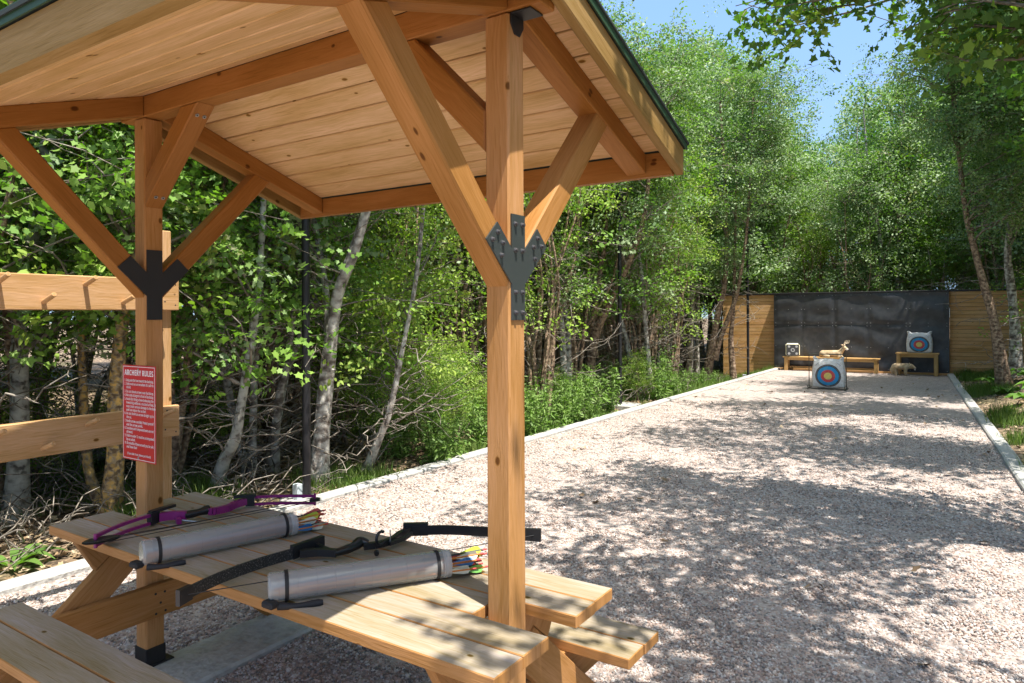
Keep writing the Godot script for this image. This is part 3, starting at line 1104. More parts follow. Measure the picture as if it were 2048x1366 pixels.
func rules_sign() -> void:
	var t := thing("rules_sign", "red metal sign with white archery rules screwed to the shelter post", "sign", Vector3(-3.2365, 1.199, ZP + 0.0015))
	var red := plain(lin(0.50, 0.012, 0.018), 0.4)
	var white := plain(lin(0.78, 0.76, 0.74), 0.5)
	var w := 0.141
	var h := 0.222
	put(t, "panel", cbox(Vector3(w * 2, h * 2, 0.003), 0.0012, 1, red), null, Transform3D(Basis.IDENTITY, Vector3(0, 0, 0.0017)))
	for b in [[Vector2(-w + 0.006, h - 0.0085), Vector2(w - 0.006, h - 0.006)], [Vector2(-w + 0.006, -h + 0.006), Vector2(w - 0.006, -h + 0.0085)], [Vector2(-w + 0.006, -h + 0.009), Vector2(-w + 0.0085, h - 0.009)], [Vector2(w - 0.0085, -h + 0.009), Vector2(w - 0.006, h - 0.009)]]:
		board(t, "border", Vector3(b[0].x, b[0].y, 0.0034), Vector3(b[1].x, b[1].y, 0.0042), 0, white, 0.0001)
	var font := SystemFont.new()
	font.font_names = PackedStringArray(["Droid Sans"])
	font.font_weight = 700
	var thin := SystemFont.new()
	thin.font_names = PackedStringArray(["Droid Sans"])
	var rows := [["ARCHERY RULES", 0.186, 0.0, 0.0, true], ["1. Only point the bow towards the backstop.", 0.150, 0, 0, false], ["2. Only nock an arrow when it's safe to", 0.133, 0, 0, false], ["shoot.", 0.117, 1, 0, false],
		["3. Do not shoot arrows over backstop.", 0.097, 0, 0, false], ["4. Aim only at targets in front of backstop.", 0.080, 0, 0, false], ["5. Avoid dry firing a bow (releasing the", 0.062, 0, 0, false], ["bowstring without a nocked arrow). It", 0.045, 1, 0, false], ["may cause serious damage to the bow", 0.028, 1, 0, false], ["and can injure the archer.", 0.011, 1, 0, false],
		["6. Do not shoot an arrow straight up in", -0.006, 0, 0, false], ["the air.", -0.023, 1, 0, false], ["7. Handle arrows carefully. Protect yourself", -0.041, 0, 0, false], ["and the arrow points.", -0.058, 1, 0, false], ["8. Crossbow and Compound bows are not", -0.075, 0, 0, false], ["allowed.", -0.092, 1, 0, false],
		["9. Children under 12 must be accompanied", -0.110, 0, 0, false], ["by an adult.", -0.127, 1, 0, false], ["10. Be mindful of those around you, be safe,", -0.145, 0, 0, false], ["and have fun!", -0.162, 1, 0, false], ["(If you take it out, please put it back)", -0.193, 2, 0, false]]
	for r in rows:
		var tm := TextMesh.new()
		tm.text = r[0]
		tm.font = font if r[4] else thin
		tm.font_size = 32
		tm.depth = 0.0006
		tm.curve_step = 2.0
		var cap := 0.0255 if r[4] else (0.0098 if r[2] == 2 else 0.0118)
		tm.pixel_size = cap / 23.0
		tm.horizontal_alignment = HORIZONTAL_ALIGNMENT_LEFT
		var wide := tm.get_aabb().size.x
		var squeeze := 1.0
		if r[4]:
			squeeze = 0.245 / wide
		elif wide > 0.247:
			squeeze = 0.247 / wide
		else:
			squeeze = 0.9
		var x0 := -0.122 + (0.016 if r[2] == 1 else 0.0)
		if r[2] == 2:
			x0 = -wide * squeeze * 0.5
		x0 -= tm.get_aabb().position.x * squeeze
		put(t, "lettering", tm, white, Transform3D(Basis.from_scale(Vector3(squeeze, 1, 1)), Vector3(x0, r[1], 0.0039)))
	for y in [0.203, -0.207]:
		var at := Vector3(-0.004, y, 0.0034)
		put(t, "screw", lathe([Vector2(0, 0.003), Vector2(0.004, 0.0028), Vector2(0.005, 0)], 10), M.screw, Transform3D(Basis.IDENTITY, at))

# ================================================================== picnic table
func picnic_table() -> void:
	var t := thing("picnic_table", "timber picnic table with two benches, built around the shelter posts", "table", Vector3.ZERO)
	var x0 := -3.3528
	var x1 := -1.0036
	var th := 0.038
	var gap := 0.0025
	var z := [-1.4266, -1.5652, -1.7037, -1.8565, -1.9875, -2.1188]
	for k in 5:
		var a := x0
		var b := x1
		if k == 2:
			a = XL + 0.012
			b = XR - PW - 0.012
		var j := rng.randf_range(-0.003, 0.003) if k != 2 else 0.0
		board(t, "tabletop_plank", Vector3(a + j, TABLE_Y - th, z[k + 1] + gap), Vector3(b + j, TABLE_Y, z[k] - gap), 0, M.table_side, 0.003, M.table_top if k % 2 == 0 else M.table_top_b)
	for q in [[-1.062, -1.196], [-1.196, -1.330], [-2.253, -2.387], [-2.387, -2.521]]:
		board(t, "bench_plank", Vector3(x0 + rng.randf_range(-0.03, 0.0), 0.412, q[1] + gap), Vector3(x1 - 0.004 + rng.randf_range(-0.003, 0.003), 0.45, q[0] - gap), 0, M.table_side, 0.003, M.table_top_b)
	for k in 2:
		var cx0 := XL + 0.0005 if k == 0 else XR - PW - 0.0385
		board(t, "bench_support", Vector3(cx0, 0.262, -2.53), Vector3(cx0 + 0.038, 0.4115, -1.06), 2, M.table_side, 0.003)
		var s: MeshInstance3D = t.get_child(t.get_child_count() - 1)
		for q in [[-1.788, 0.372], [-1.832, 0.37], [-1.812, 0.325], [-1.79, 0.28], [-1.835, 0.282]]:
			var xf := cx0 + 0.0378 if k == 0 else cx0 + 0.0002
			var at := Vector3(xf, q[1], q[0]) - s.position
			put(s, "screw", lathe([Vector2(0, 0.002), Vector2(0.005, 0.002), Vector2(0.006, 0)], 8), M.black_paint, along(at, at + Vector3(1 if k == 0 else -1, 0, 0)))
		var a0 := XL - 0.0385 if k == 0 else XR - PW + 0.0005
		for s2 in [1.0, -1.0]:
			# leg: from the footing outside up to the post; then the short arm under the table edge
			var m := func(zz: float) -> float: return ZC + s2 * zz
			var leg := [Vector2(m.call(0.85), 0.031), Vector2(m.call(0.26), 0.5425), Vector2(m.call(0.17), 0.617), Vector2(m.call(0.0455), 0.551), Vector2(m.call(0.62), 0.031)]
			put(t, "leg", slab(leg, 0, a0, a0 + 0.038, Vector2(s2, -0.85), M.table_side, 0.004))
			var arm := [Vector2(m.call(0.262), 0.5455), Vector2(m.call(0.355), 0.7065), Vector2(m.call(0.047), 0.7065), Vector2(m.call(0.047), 0.556), Vector2(m.call(0.17), 0.6205)]
			put(t, "leg_arm", slab(arm, 0, a0 + 0.001, a0 + 0.037, Vector2(s2, 1.2), M.table_side, 0.003))

# ================================================================== bow rack
func bow_rack() -> void:
	var t := thing("bow_rack", "timber bow rack with two pegged boards behind the shelter post", "rack", Vector3(-3.98, 0, 0))
	for z in [-2.385, 0.25]:
		board(t, "rack_post", Vector3(-0.128, -0.05, z), Vector3(-0.0395, 2.157, z + 0.089), 1, M.rack, 0.005)
	for y in [1.683, 0.934]:
		var b := board(t, "rack_board", Vector3(-0.038, y, -2.41), Vector3(0.0, y + 0.184, 0.36), 2, M.rack, 0.005)
		for q in [[-2.375, 0.03], [-2.375, 0.15], [-2.31, 0.05], [-2.32, 0.16]]:
			put(b, "screw", lathe([Vector2(0, 0.0015), Vector2(0.004, 0.0015), Vector2(0.005, 0)], 8), M.black_paint, along(Vector3(0.0192, y + q[1], q[0]) - b.position - Vector3(0, 0, 0), Vector3(1, y + q[1], q[0]) - b.position))
		for k in 9:
			var z := -2.313 + 0.2135 * k + (0.03 if k == 0 else 0.0)
			var hi := (k % 2 == 0)
			if y > 1.0:
				z = -2.078 + 0.2005 * (k - 1)
				hi = k % 2 == 0
			else:
				z = -2.313 + 0.214 * k
				hi = k % 2 == 0
			var at := Vector3(-0.005, y + (0.134 if hi else 0.04), z) - b.position
			put(b, "peg", lathe([Vector2(0.0125, 0), Vector2(0.0125, 0.125), Vector2(0.010, 0.128), Vector2(0, 0.1285)], 12, M.rack), null, along(at, at + Vector3(1, 0.3, 0)))

# ================================================================== lamp poles
func lamp_poles() -> void:
	var spots := [[Vector3(-4.995, 0, -4.22), "black metal lamp pole beside the shelter eave, a pale junction box at its foot"], [Vector3(-5.41, 0, -11.75), "black metal lamp pole set in a concrete pad among the tall weeds"], [Vector3(-5.0, 0, -18.8), "thin black metal lamp pole in front of the plank wing"]]
	for k in 3:
		var t := thing("lamp_pole", spots[k][1], "pole", spots[k][0], "lamp poles along the kerb")
		var g := -0.1 if k < 2 else -0.25
		put(t, "pole", tube([Vector3(0, g, 0), Vector3(0, 2.0, 0), Vector3(0, 3.72, 0)], 0.038 if k == 0 else 0.033, 0.033, 14, M.black_paint))
		put(t, "lamp_head", lathe([Vector2(0, 0), Vector2(0.05, 0), Vector2(0.07, 0.02), Vector2(0.075, 0.16), Vector2(0.04, 0.2), Vector2(0, 0.2)], 14, M.black_paint), null, Transform3D(Basis(Vector3.RIGHT, -PI / 2), Vector3(0, 3.72, 0)))
		put(t, "arm", cbox(Vector3(0.05, 0.05, 0.24), 0.006, 2, M.black_paint), null, Transform3D(Basis.IDENTITY, Vector3(0.1, 3.74, 0.05)))
		if k == 0:
			put(t, "junction_box", cbox(Vector3(0.07, 0.14, 0.06), 0.006, 1, plain(lin(0.5, 0.56, 0.58), 0.5)), null, Transform3D(Basis.IDENTITY, Vector3(-0.05, 0.08, 0.06)))
		elif k == 2:
			put(t, "junction_box", cbox(Vector3(0.09, 0.12, 0.06), 0.006, 1, plain(lin(0.4, 0.44, 0.46), 0.5)), null, Transform3D(Basis.IDENTITY, Vector3(-0.09, -0.02, 0.02)))
		put(t, "concrete_pad", cbox(Vector3(0.62 if k == 1 else 0.3, 0.12, 0.5 if k == 1 else 0.3), 0.012, 0, M.concrete), null, Transform3D(Basis.IDENTITY, Vector3(0.0 if k == 1 else -0.05, -0.045 if k < 2 else -0.25, 0)))

# ================================================================== targets at the far end
func nets(bones: Array, cell: float, blend := 0.03) -> ArrayMesh:    # bones: [a, b, ra, rb]
	var lo := Vector3.ONE * 1e9
	var hi := -lo
	for b in bones:
		var r: float = maxf(b[2], b[3]) + cell * 2.5
		lo = lo.min(b[0] - Vector3.ONE * r).min(b[1] - Vector3.ONE * r)
		hi = hi.max(b[0] + Vector3.ONE * r).max(b[1] + Vector3.ONE * r)
	var n := Vector3i(((hi - lo) / cell).ceil()) + Vector3i.ONE
	var f := PackedFloat32Array()
	f.resize(n.x * n.y * n.z)
	var sample := func(p: Vector3) -> float:
		var d := 1e9
		for b in bones:
			var ab: Vector3 = b[1] - b[0]
			var t := clampf((p - b[0]).dot(ab) / ab.length_squared(), 0, 1)
			var e: float = p.distance_to(b[0] + ab * t) - lerpf(b[2], b[3], t)
			if d > 1e8:
				d = e
			else:
				var h := clampf(0.5 + 0.5 * (d - e) / blend, 0, 1)
				d = lerpf(d, e, h) - blend * h * (1.0 - h)
		return d
	for z in n.z:
		for y in n.y:
			for x in n.x:
				f[(z * n.y + y) * n.x + x] = sample.call(lo + Vector3(x, y, z) * cell)
	var mb := MB.new()
	var at := {}
	for z in n.z - 1:
		for y in n.y - 1:
			for x in n.x - 1:
				var acc := Vector3.ZERO
				var cnt := 0
				var base := (z * n.y + y) * n.x + x
				var cor := [base, base + 1, base + n.x, base + n.x + 1]
				for q in 4:
					cor.append(cor[q] + n.x * n.y)
				for e in [[0, 1], [0, 2], [1, 3], [2, 3], [4, 5], [4, 6], [5, 7], [6, 7], [0, 4], [1, 5], [2, 6], [3, 7]]:
					var a: float = f[cor[e[0]]]
					var b: float = f[cor[e[1]]]
					if (a < 0.0) != (b < 0.0):
						var t := a / (a - b)
						var pa := Vector3(e[0] & 1, (e[0] >> 1) & 1, e[0] >> 2)
						var pb := Vector3(e[1] & 1, (e[1] >> 1) & 1, e[1] >> 2)
						acc += pa.lerp(pb, t)
						cnt += 1
				if cnt > 0:
					var p := lo + (Vector3(x, y, z) + acc / cnt) * cell
					var e := cell * 0.5
					var nn := Vector3(sample.call(p + Vector3(e, 0, 0)) - sample.call(p - Vector3(e, 0, 0)), sample.call(p + Vector3(0, e, 0)) - sample.call(p - Vector3(0, e, 0)), sample.call(p + Vector3(0, 0, e)) - sample.call(p - Vector3(0, 0, e))).normalized()
					at[base] = mb.vert(p, nn)
	for z in range(1, n.z - 1):
		for y in range(1, n.y - 1):
			for x in range(1, n.x - 1):
				var base := (z * n.y + y) * n.x + x
				var s := [1, n.x, n.x * n.y]
				for ax in 3:
					if (f[base] < 0.0) != (f[base + s[ax]] < 0.0):
						var u: int = s[(ax + 1) % 3]
						var w: int = s[(ax + 2) % 3]
						var q := [at[base], at[base - u], at[base - u - w], at[base - w]]
						mb.tri(q[0], q[1], q[2])
						mb.tri(q[0], q[2], q[3])
	return mb.mesh()

func print_rings() -> ImageTexture:
	var s := 256
	var im := Image.create(s, s, false, Image.FORMAT_RGB8)
	var bag := lin(0.72, 0.72, 0.72)
	var f := noise(FastNoiseLite.TYPE_SIMPLEX, 0.03, 15, 4)
	for y in s:
		for x in s:
			var p := Vector2((x + 0.5) / s - 0.5, (y + 0.5) / s - 0.575)
			var r := p.length()
			var c := bag
			if r < 0.118:
				c = lin(0.80, 0.64, 0.18)
			elif r < 0.215:
				c = lin(0.62, 0.075, 0.08)
			elif r < 0.335:
				c = lin(0.03, 0.30, 0.62)
			elif r < 0.365:
				c = lin(0.03, 0.03, 0.035)
			elif r < 0.375:
				c = lin(0.35, 0.35, 0.35)
			elif r < 0.405:
				c = lin(0.035, 0.035, 0.04)
			var d := Vector2(absf(p.x), p.y + 0.075)
			if r > 0.41 and absf(absf(d.y) - d.x) < 0.50 and absf(d.x - 0.36) < 0.07 and absf(d.y + 0.36 - (d.x - 0.36) * 0.8) < 0.008:
				c = lin(0.16, 0.16, 0.2)
			if absf(p.x) < 0.05 and absf(p.y - 0.365) < 0.022:
				c = lin(0.42, 0.36, 0.32)
			# dust rubbed into the weave, heavier in blotches
			var t := f.get_noise_2d(x, y)
			c = c.lerp(lin(0.45, 0.36, 0.28), clampf(t * 0.6 - 0.05, 0, 0.3))
			im.set_pixel(x, y, c)
	return ImageTexture.create_from_image(im)

func bag_target(label: String, at: Vector3, size: Vector3, print_mat: Material, bag_mat: Material, turn: float) -> void:
	var t := thing("bag_target", label, "target", at, "", turn)
	var crease := noise(FastNoiseLite.TYPE_SIMPLEX_SMOOTH, 2.2, 18, 3)
	var shape := func(p: Vector3) -> Vector3:
		var m := p.lerp(p.normalized() * 1.18, 0.28)
		var q := Vector3(m.x * size.x * 0.5, (m.y + 1.0) * 0.5 * size.y, m.z * size.z * 0.5)
		q.z *= 1.0 - 0.25 * pow(maxf(absf(p.x), absf(p.y)), 3.0)
		q.x *= 1.03 - 0.05 * p.y
		return q * (1.0 + 0.018 * crease.get_noise_3d(p.x, p.y, p.z))
	var bag := MB.new()
	var face := MB.new()
	var n := 16
	for a in 3:
		for sg in [-1.0, 1.0]:
			var mb := face if (a == 2 and sg > 0.0) else bag
			var s := mb.v.size()
			for j in n + 1:
				for i in n + 1:
					var p := Vector3.ZERO
					p[a] = sg
					p[(a + 1) % 3] = i * 2.0 / n - 1.0
					p[(a + 2) % 3] = j * 2.0 / n - 1.0
					var du := Vector3.ZERO
					du[(a + 1) % 3] = 0.02
					var dv := Vector3.ZERO
					dv[(a + 2) % 3] = 0.02
					var nn: Vector3 = (shape.call(p + du) - shape.call(p - du)).cross(shape.call(p + dv) - shape.call(p - dv)).normalized() * sg
					mb.vert(shape.call(p), nn, Vector2(p.x * 0.5 + 0.5, 0.5 - p.y * 0.5))
			for j in n:
				for i in n:
					var k := s + j * (n + 1) + i
					mb.tri(k, k + 1, k + n + 2)
					mb.tri(k, k + n + 2, k + n + 1)
	put(t, "bag", bag.mesh(bag_mat))
	put(t, "printed_face", face.mesh(print_mat))
	for sx in [-1.0, 1.0]:
		put(t, "corner_ear", tube([Vector3(sx * size.x * 0.38, size.y * 0.93, 0), Vector3(sx * size.x * 0.445, size.y * 1.03, 0), Vector3(sx * size.x * 0.475, size.y * 1.085, 0.01)], 0.055, 0.022, 10, bag_mat))

func targets() -> void:
	# benches against the mats
	var b := thing("plank_bench", "long low timber bench in front of the black mats", "bench", Vector3(0, 0, -21.35))
	board(b, "seat", Vector3(-4.66, 0.372, -0.16), Vector3(-2.18, 0.405, 0.16), 0, M.bench, 0.004)
	board(b, "apron", Vector3(-4.53, 0.305, 0.105), Vector3(-2.31, 0.3715, 0.14), 0, M.bench, 0.003)
	board(b, "stretcher", Vector3(-4.53, 0.06, -0.13), Vector3(-2.31, 0.12, -0.10), 0, M.bench, 0.003)
	for x in [-4.62, -2.31]:
		for z in [-0.14, 0.055]:
			board(b, "leg", Vector3(x, 0.0, z), Vector3(x + 0.088, 0.3715, z + 0.088), 1, M.bench, 0.004)
	var c := thing("plank_table", "small tall timber table in front of the black mats, carrying a bag target", "table", Vector3(0, 0, -21.3))
	board(c, "tabletop", Vector3(-1.79, 0.555, -0.2), Vector3(-0.805, 0.59, 0.2), 0, M.bench, 0.004)
	board(c, "apron", Vector3(-1.675, 0.475, 0.125), Vector3(-0.92, 0.5545, 0.16), 0, M.bench, 0.003)
	for x in [-1.765, -0.915]:
		for z in [-0.17, 0.085]:
			board(c, "leg", Vector3(x, 0.0, z), Vector3(x + 0.088, 0.5545, z + 0.088), 1, M.bench, 0.004)
	# bag targets
	var pm := plain(Color.WHITE, 0.75)
	pm.albedo_texture = print_rings()
	var bm := tri_mat(ramp_tex(noise(FastNoiseLite.TYPE_SIMPLEX, 0.03, 16, 4), 128, 128, [0.25, 0.5, 0.75], [lin(0.55, 0.50, 0.45), lin(0.70, 0.70, 0.70), lin(0.76, 0.76, 0.77)]), 0.5, 0.75)
	bag_target("white bag target with blue, red and yellow rings on the gravel inside a wire stand", Vector3(-2.675, 0.03, -16.5), Vector3(0.62, 0.615, 0.30), pm, bm, 0.06)
	bag_target("white bag target with blue, red and yellow rings standing on the small timber table", Vector3(-1.245, 0.59, -21.3), Vector3(0.56, 0.52, 0.28), pm, bm, 0.0)
	# wire stand round the near bag
	var s := thing("target_stand", "thin dark steel frame standing round the bag target on the gravel", "stand", Vector3(-2.69, 0, -16.5))
	var sm := plain(lin(0.05, 0.05, 0.035), 0.5)
	for x in [-0.372, 0.372]:
		put(s, "upright", tube([Vector3(x, 0.0, 0.06), Vector3(x, 0.4, 0.06), Vector3(x, 0.757, 0.06)], 0.009, 0.009, 8, sm))
		put(s, "foot", tube([Vector3(x - 0.002, 0.012, -0.24), Vector3(x - 0.002, 0.010, 0.0), Vector3(x - 0.002, 0.010, 0.24)], 0.009, 0.009, 8, sm))
		var ring := []
		for k in 13:
			ring.append(Vector3(x + cos(TAU * k / 12) * 0.032, 0.045 + sin(TAU * k / 12) * 0.03, 0.085))
		put(s, "ring", tube(ring, 0.006, 0.006, 6, sm))
	put(s, "top_bar", tube([Vector3(-0.38, 0.755, 0.06), Vector3(0, 0.755, 0.06), Vector3(0.38, 0.755, 0.06)], 0.010, 0.010, 8, sm))
	put(s, "base_bar", tube([Vector3(-0.37, 0.012, 0.20), Vector3(0, 0.012, 0.2), Vector3(0.37, 0.012, 0.2)], 0.008, 0.008, 8, sm))
	# foam block with printed dots
	var k := thing("block_target", "rounded foam block target with white spots on a dark face, on the long bench", "target", Vector3(-4.42, 0.405, -21.35), "", 0.25)
	var foam := plain(lin(0.74, 0.70, 0.50), 0.8)
	put(k, "foam_body", cbox(Vector3(0.38, 0.37, 0.30), 0.05, 0, foam), null, Transform3D(Basis.IDENTITY, Vector3(0, 0.186, 0)))
	var dark := plain(lin(0.05, 0.05, 0.052), 0.7)
	put(k, "face", cbox(Vector3(0.335, 0.325, 0.012), 0.005, 0, dark), null, Transform3D(Basis.IDENTITY, Vector3(0, 0.186, 0.147)))
	var spot := plain(lin(0.42, 0.42, 0.42), 0.7)
	for q in [[-0.1, 0.1, 0.034], [0.1, 0.1, 0.034], [-0.1, -0.1, 0.034], [0.1, -0.1, 0.034]]:
		put(k, "spot", lathe([Vector2(0, 0.003), Vector2(q[2], 0.003), Vector2(q[2], 0)], 16, spot), null, Transform3D(Basis.IDENTITY, Vector3(q[0], 0.186 + q[1], 0.153)))
	put(k, "spot", lathe([Vector2(0.03, 0.003), Vector2(0.055, 0.003), Vector2(0.055, 0)], 18, spot), null, Transform3D(Basis.IDENTITY, Vector3(0, 0.186, 0.153)))
	# foam deer, bedded on the bench
	var hide := tri_mat(ramp_tex(noise(FastNoiseLite.TYPE_SIMPLEX, 0.03, 17, 4), 128, 128, [0.25, 0.5, 0.75], [lin(0.36, 0.25, 0.14), lin(0.46, 0.34, 0.20), lin(0.56, 0.44, 0.29)]), 0.6, 0.8)
	var d := thing("deer_target", "tan foam deer target with pale antlers resting on the long bench", "target", Vector3(-3.4, 0.405, -21.33))
	put(d, "body", nets([[Vector3(-0.2, 0.1, 0), Vector3(0.2, 0.105, 0), 0.095, 0.10], [Vector3(-0.22, 0.09, 0), Vector3(-0.26, 0.04, 0), 0.07, 0.04],
		[Vector3(0.22, 0.12, 0), Vector3(0.33, 0.26, 0.01), 0.075, 0.05], [Vector3(0.345, 0.285, 0.01), Vector3(0.43, 0.245, 0.05), 0.052, 0.026], [Vector3(0.22, 0.06, 0.05), Vector3(0.3, 0.025, 0.06), 0.045, 0.025], [Vector3(0.3, 0.025, 0.06), Vector3(0.2, 0.022, 0.09), 0.024, 0.018],
		[Vector3(-0.15, 0.05, 0.07), Vector3(-0.03, 0.03, 0.1), 0.05, 0.022]], 0.016), hide)
	for sz in [-1.0, 1.0]:
		put(d, "ear", tube([Vector3(0.33, 0.32, 0.01 + sz * 0.03), Vector3(0.30, 0.35, 0.01 + sz * 0.075), Vector3(0.28, 0.37, 0.01 + sz * 0.1)], 0.022, 0.006, 8, hide))
		var am := MB.new()
		var tip := Vector3(0.44, 0.40, 0.02 + sz * 0.13)
		var beam := spline([Vector3(0.35, 0.33, 0.01 + sz * 0.02), Vector3(0.36, 0.40, 0.01 + sz * 0.09), tip], 4)
		sweep(am, beam, [0.013, 0.013, 0.013, 0.012, 0.012, 0.012, 0.011, 0.010, 0.008], 6)
		for q in [2, 4, 6, 8]:
			var p: Vector3 = beam[q]
			sweep(am, [p, p + Vector3(0.012, 0.04, 0.0), p + Vector3(0.028, 0.085, sz * 0.004)], [0.010, 0.009, 0.004], 6)
		put(d, "antler", am.mesh(plain(lin(0.68, 0.58, 0.44), 0.6)))
	put(d, "muzzle_patch", nets([[Vector3(0.405, 0.235, 0.052), Vector3(0.437, 0.235, 0.066), 0.027, 0.022]], 0.012), plain(lin(0.7, 0.68, 0.64), 0.7))
	# small foam animal under the table
	var a := thing("animal_target", "small tan foam animal target standing on the gravel under the timber table", "target", Vector3(-1.6, 0.0, -21.0))
	put(a, "body", nets([[Vector3(-0.16, 0.235, 0), Vector3(0.06, 0.235, 0), 0.085, 0.085], [Vector3(0.08, 0.25, 0), Vector3(0.18, 0.25, 0.01), 0.07, 0.06], [Vector3(0.18, 0.25, 0.01), Vector3(0.275, 0.205, 0.02), 0.055, 0.028],
		[Vector3(-0.22, 0.24, 0), Vector3(-0.26, 0.14, 0), 0.05, 0.05], [Vector3(-0.26, 0.14, 0), Vector3(-0.235, 0.05, 0), 0.05, 0.03],
		[Vector3(-0.17, 0.2, 0.045), Vector3(-0.185, 0.1, 0.05), 0.06, 0.034], [Vector3(-0.185, 0.1, 0.05), Vector3(-0.165, 0.02, 0.05), 0.032, 0.026], [Vector3(-0.17, 0.2, -0.045), Vector3(-0.14, 0.02, -0.05), 0.05, 0.026],
		[Vector3(0.06, 0.2, 0.045), Vector3(0.06, 0.1, 0.05), 0.05, 0.034], [Vector3(0.06, 0.1, 0.05), Vector3(0.07, 0.015, 0.05), 0.032, 0.028], [Vector3(0.05, 0.2, -0.045), Vector3(0.03, 0.015, -0.05), 0.05, 0.026]], 0.016, 0.025), hide)
	for sz in [-1.0, 1.0]:
		put(a, "ear", tube([Vector3(0.15, 0.29, sz * 0.04), Vector3(0.135, 0.32, sz * 0.05), Vector3(0.13, 0.33, sz * 0.052)], 0.022, 0.01, 8, hide))
	put(a, "muzzle_patch", nets([[Vector3(0.265, 0.185, 0.02), Vector3(0.27, 0.16, 0.02), 0.024, 0.018]], 0.012), plain(lin(0.6, 0.58, 0.55), 0.7))

# ================================================================== bows, quivers and arrows on the table
func strip(pts: Array, width: Array, thick: float, mat: Material) -> ArrayMesh:
	# a blade lying on edge: width is vertical (y), thickness lies in the ground plane
	var mb := MB.new()
	for k in pts.size() - 1:
		for s in 1:
			var p: Vector3 = pts[k]
			var q: Vector3 = pts[k + 1]
			var d := (q - p).normalized()
			var sd := d.cross(Vector3.UP).normalized() * thick * 0.5
			var w0: float = width[k] * 0.5
			var w1: float = width[k + 1] * 0.5
			var u0 := Vector3.UP * w0
			var u1 := Vector3.UP * w1
			mb.poly([p + sd - u0, q + sd - u1, q + sd + u1, p + sd + u0], sd.normalized(), [Vector2.ZERO, Vector2.ZERO, Vector2.ZERO, Vector2.ZERO])
			mb.poly([p - sd - u0, q - sd - u1, q - sd + u1, p - sd + u0], -sd.normalized(), [Vector2.ZERO, Vector2.ZERO, Vector2.ZERO, Vector2.ZERO])
			mb.poly([p - sd + u0, q - sd + u1, q + sd + u1, p + sd + u0], Vector3.UP, [Vector2.ZERO, Vector2.ZERO, Vector2.ZERO, Vector2.ZERO])
			mb.poly([p - sd - u0, q - sd - u1, q + sd - u1, p + sd - u0], Vector3.DOWN, [Vector2.ZERO, Vector2.ZERO, Vector2.ZERO, Vector2.ZERO])
	for e in [0, pts.size() - 1]:
		var p: Vector3 = pts[e]
		var d: Vector3 = (pts[1] - pts[0]).normalized() * -1.0 if e == 0 else (pts[e] - pts[e - 1]).normalized()
		var sd := d.cross(Vector3.UP).normalized() * thick * 0.5
		var u: Vector3 = Vector3.UP * width[e] * 0.5
		mb.poly([p + sd + u, p - sd + u, p - sd - u, p + sd - u], d, [Vector2.ZERO, Vector2.ZERO, Vector2.ZERO, Vector2.ZERO])
	return mb.mesh(mat)

func same(v: float, n: int) -> Array:
	var a := []
	a.resize(n)
	a.fill(v)
	return a

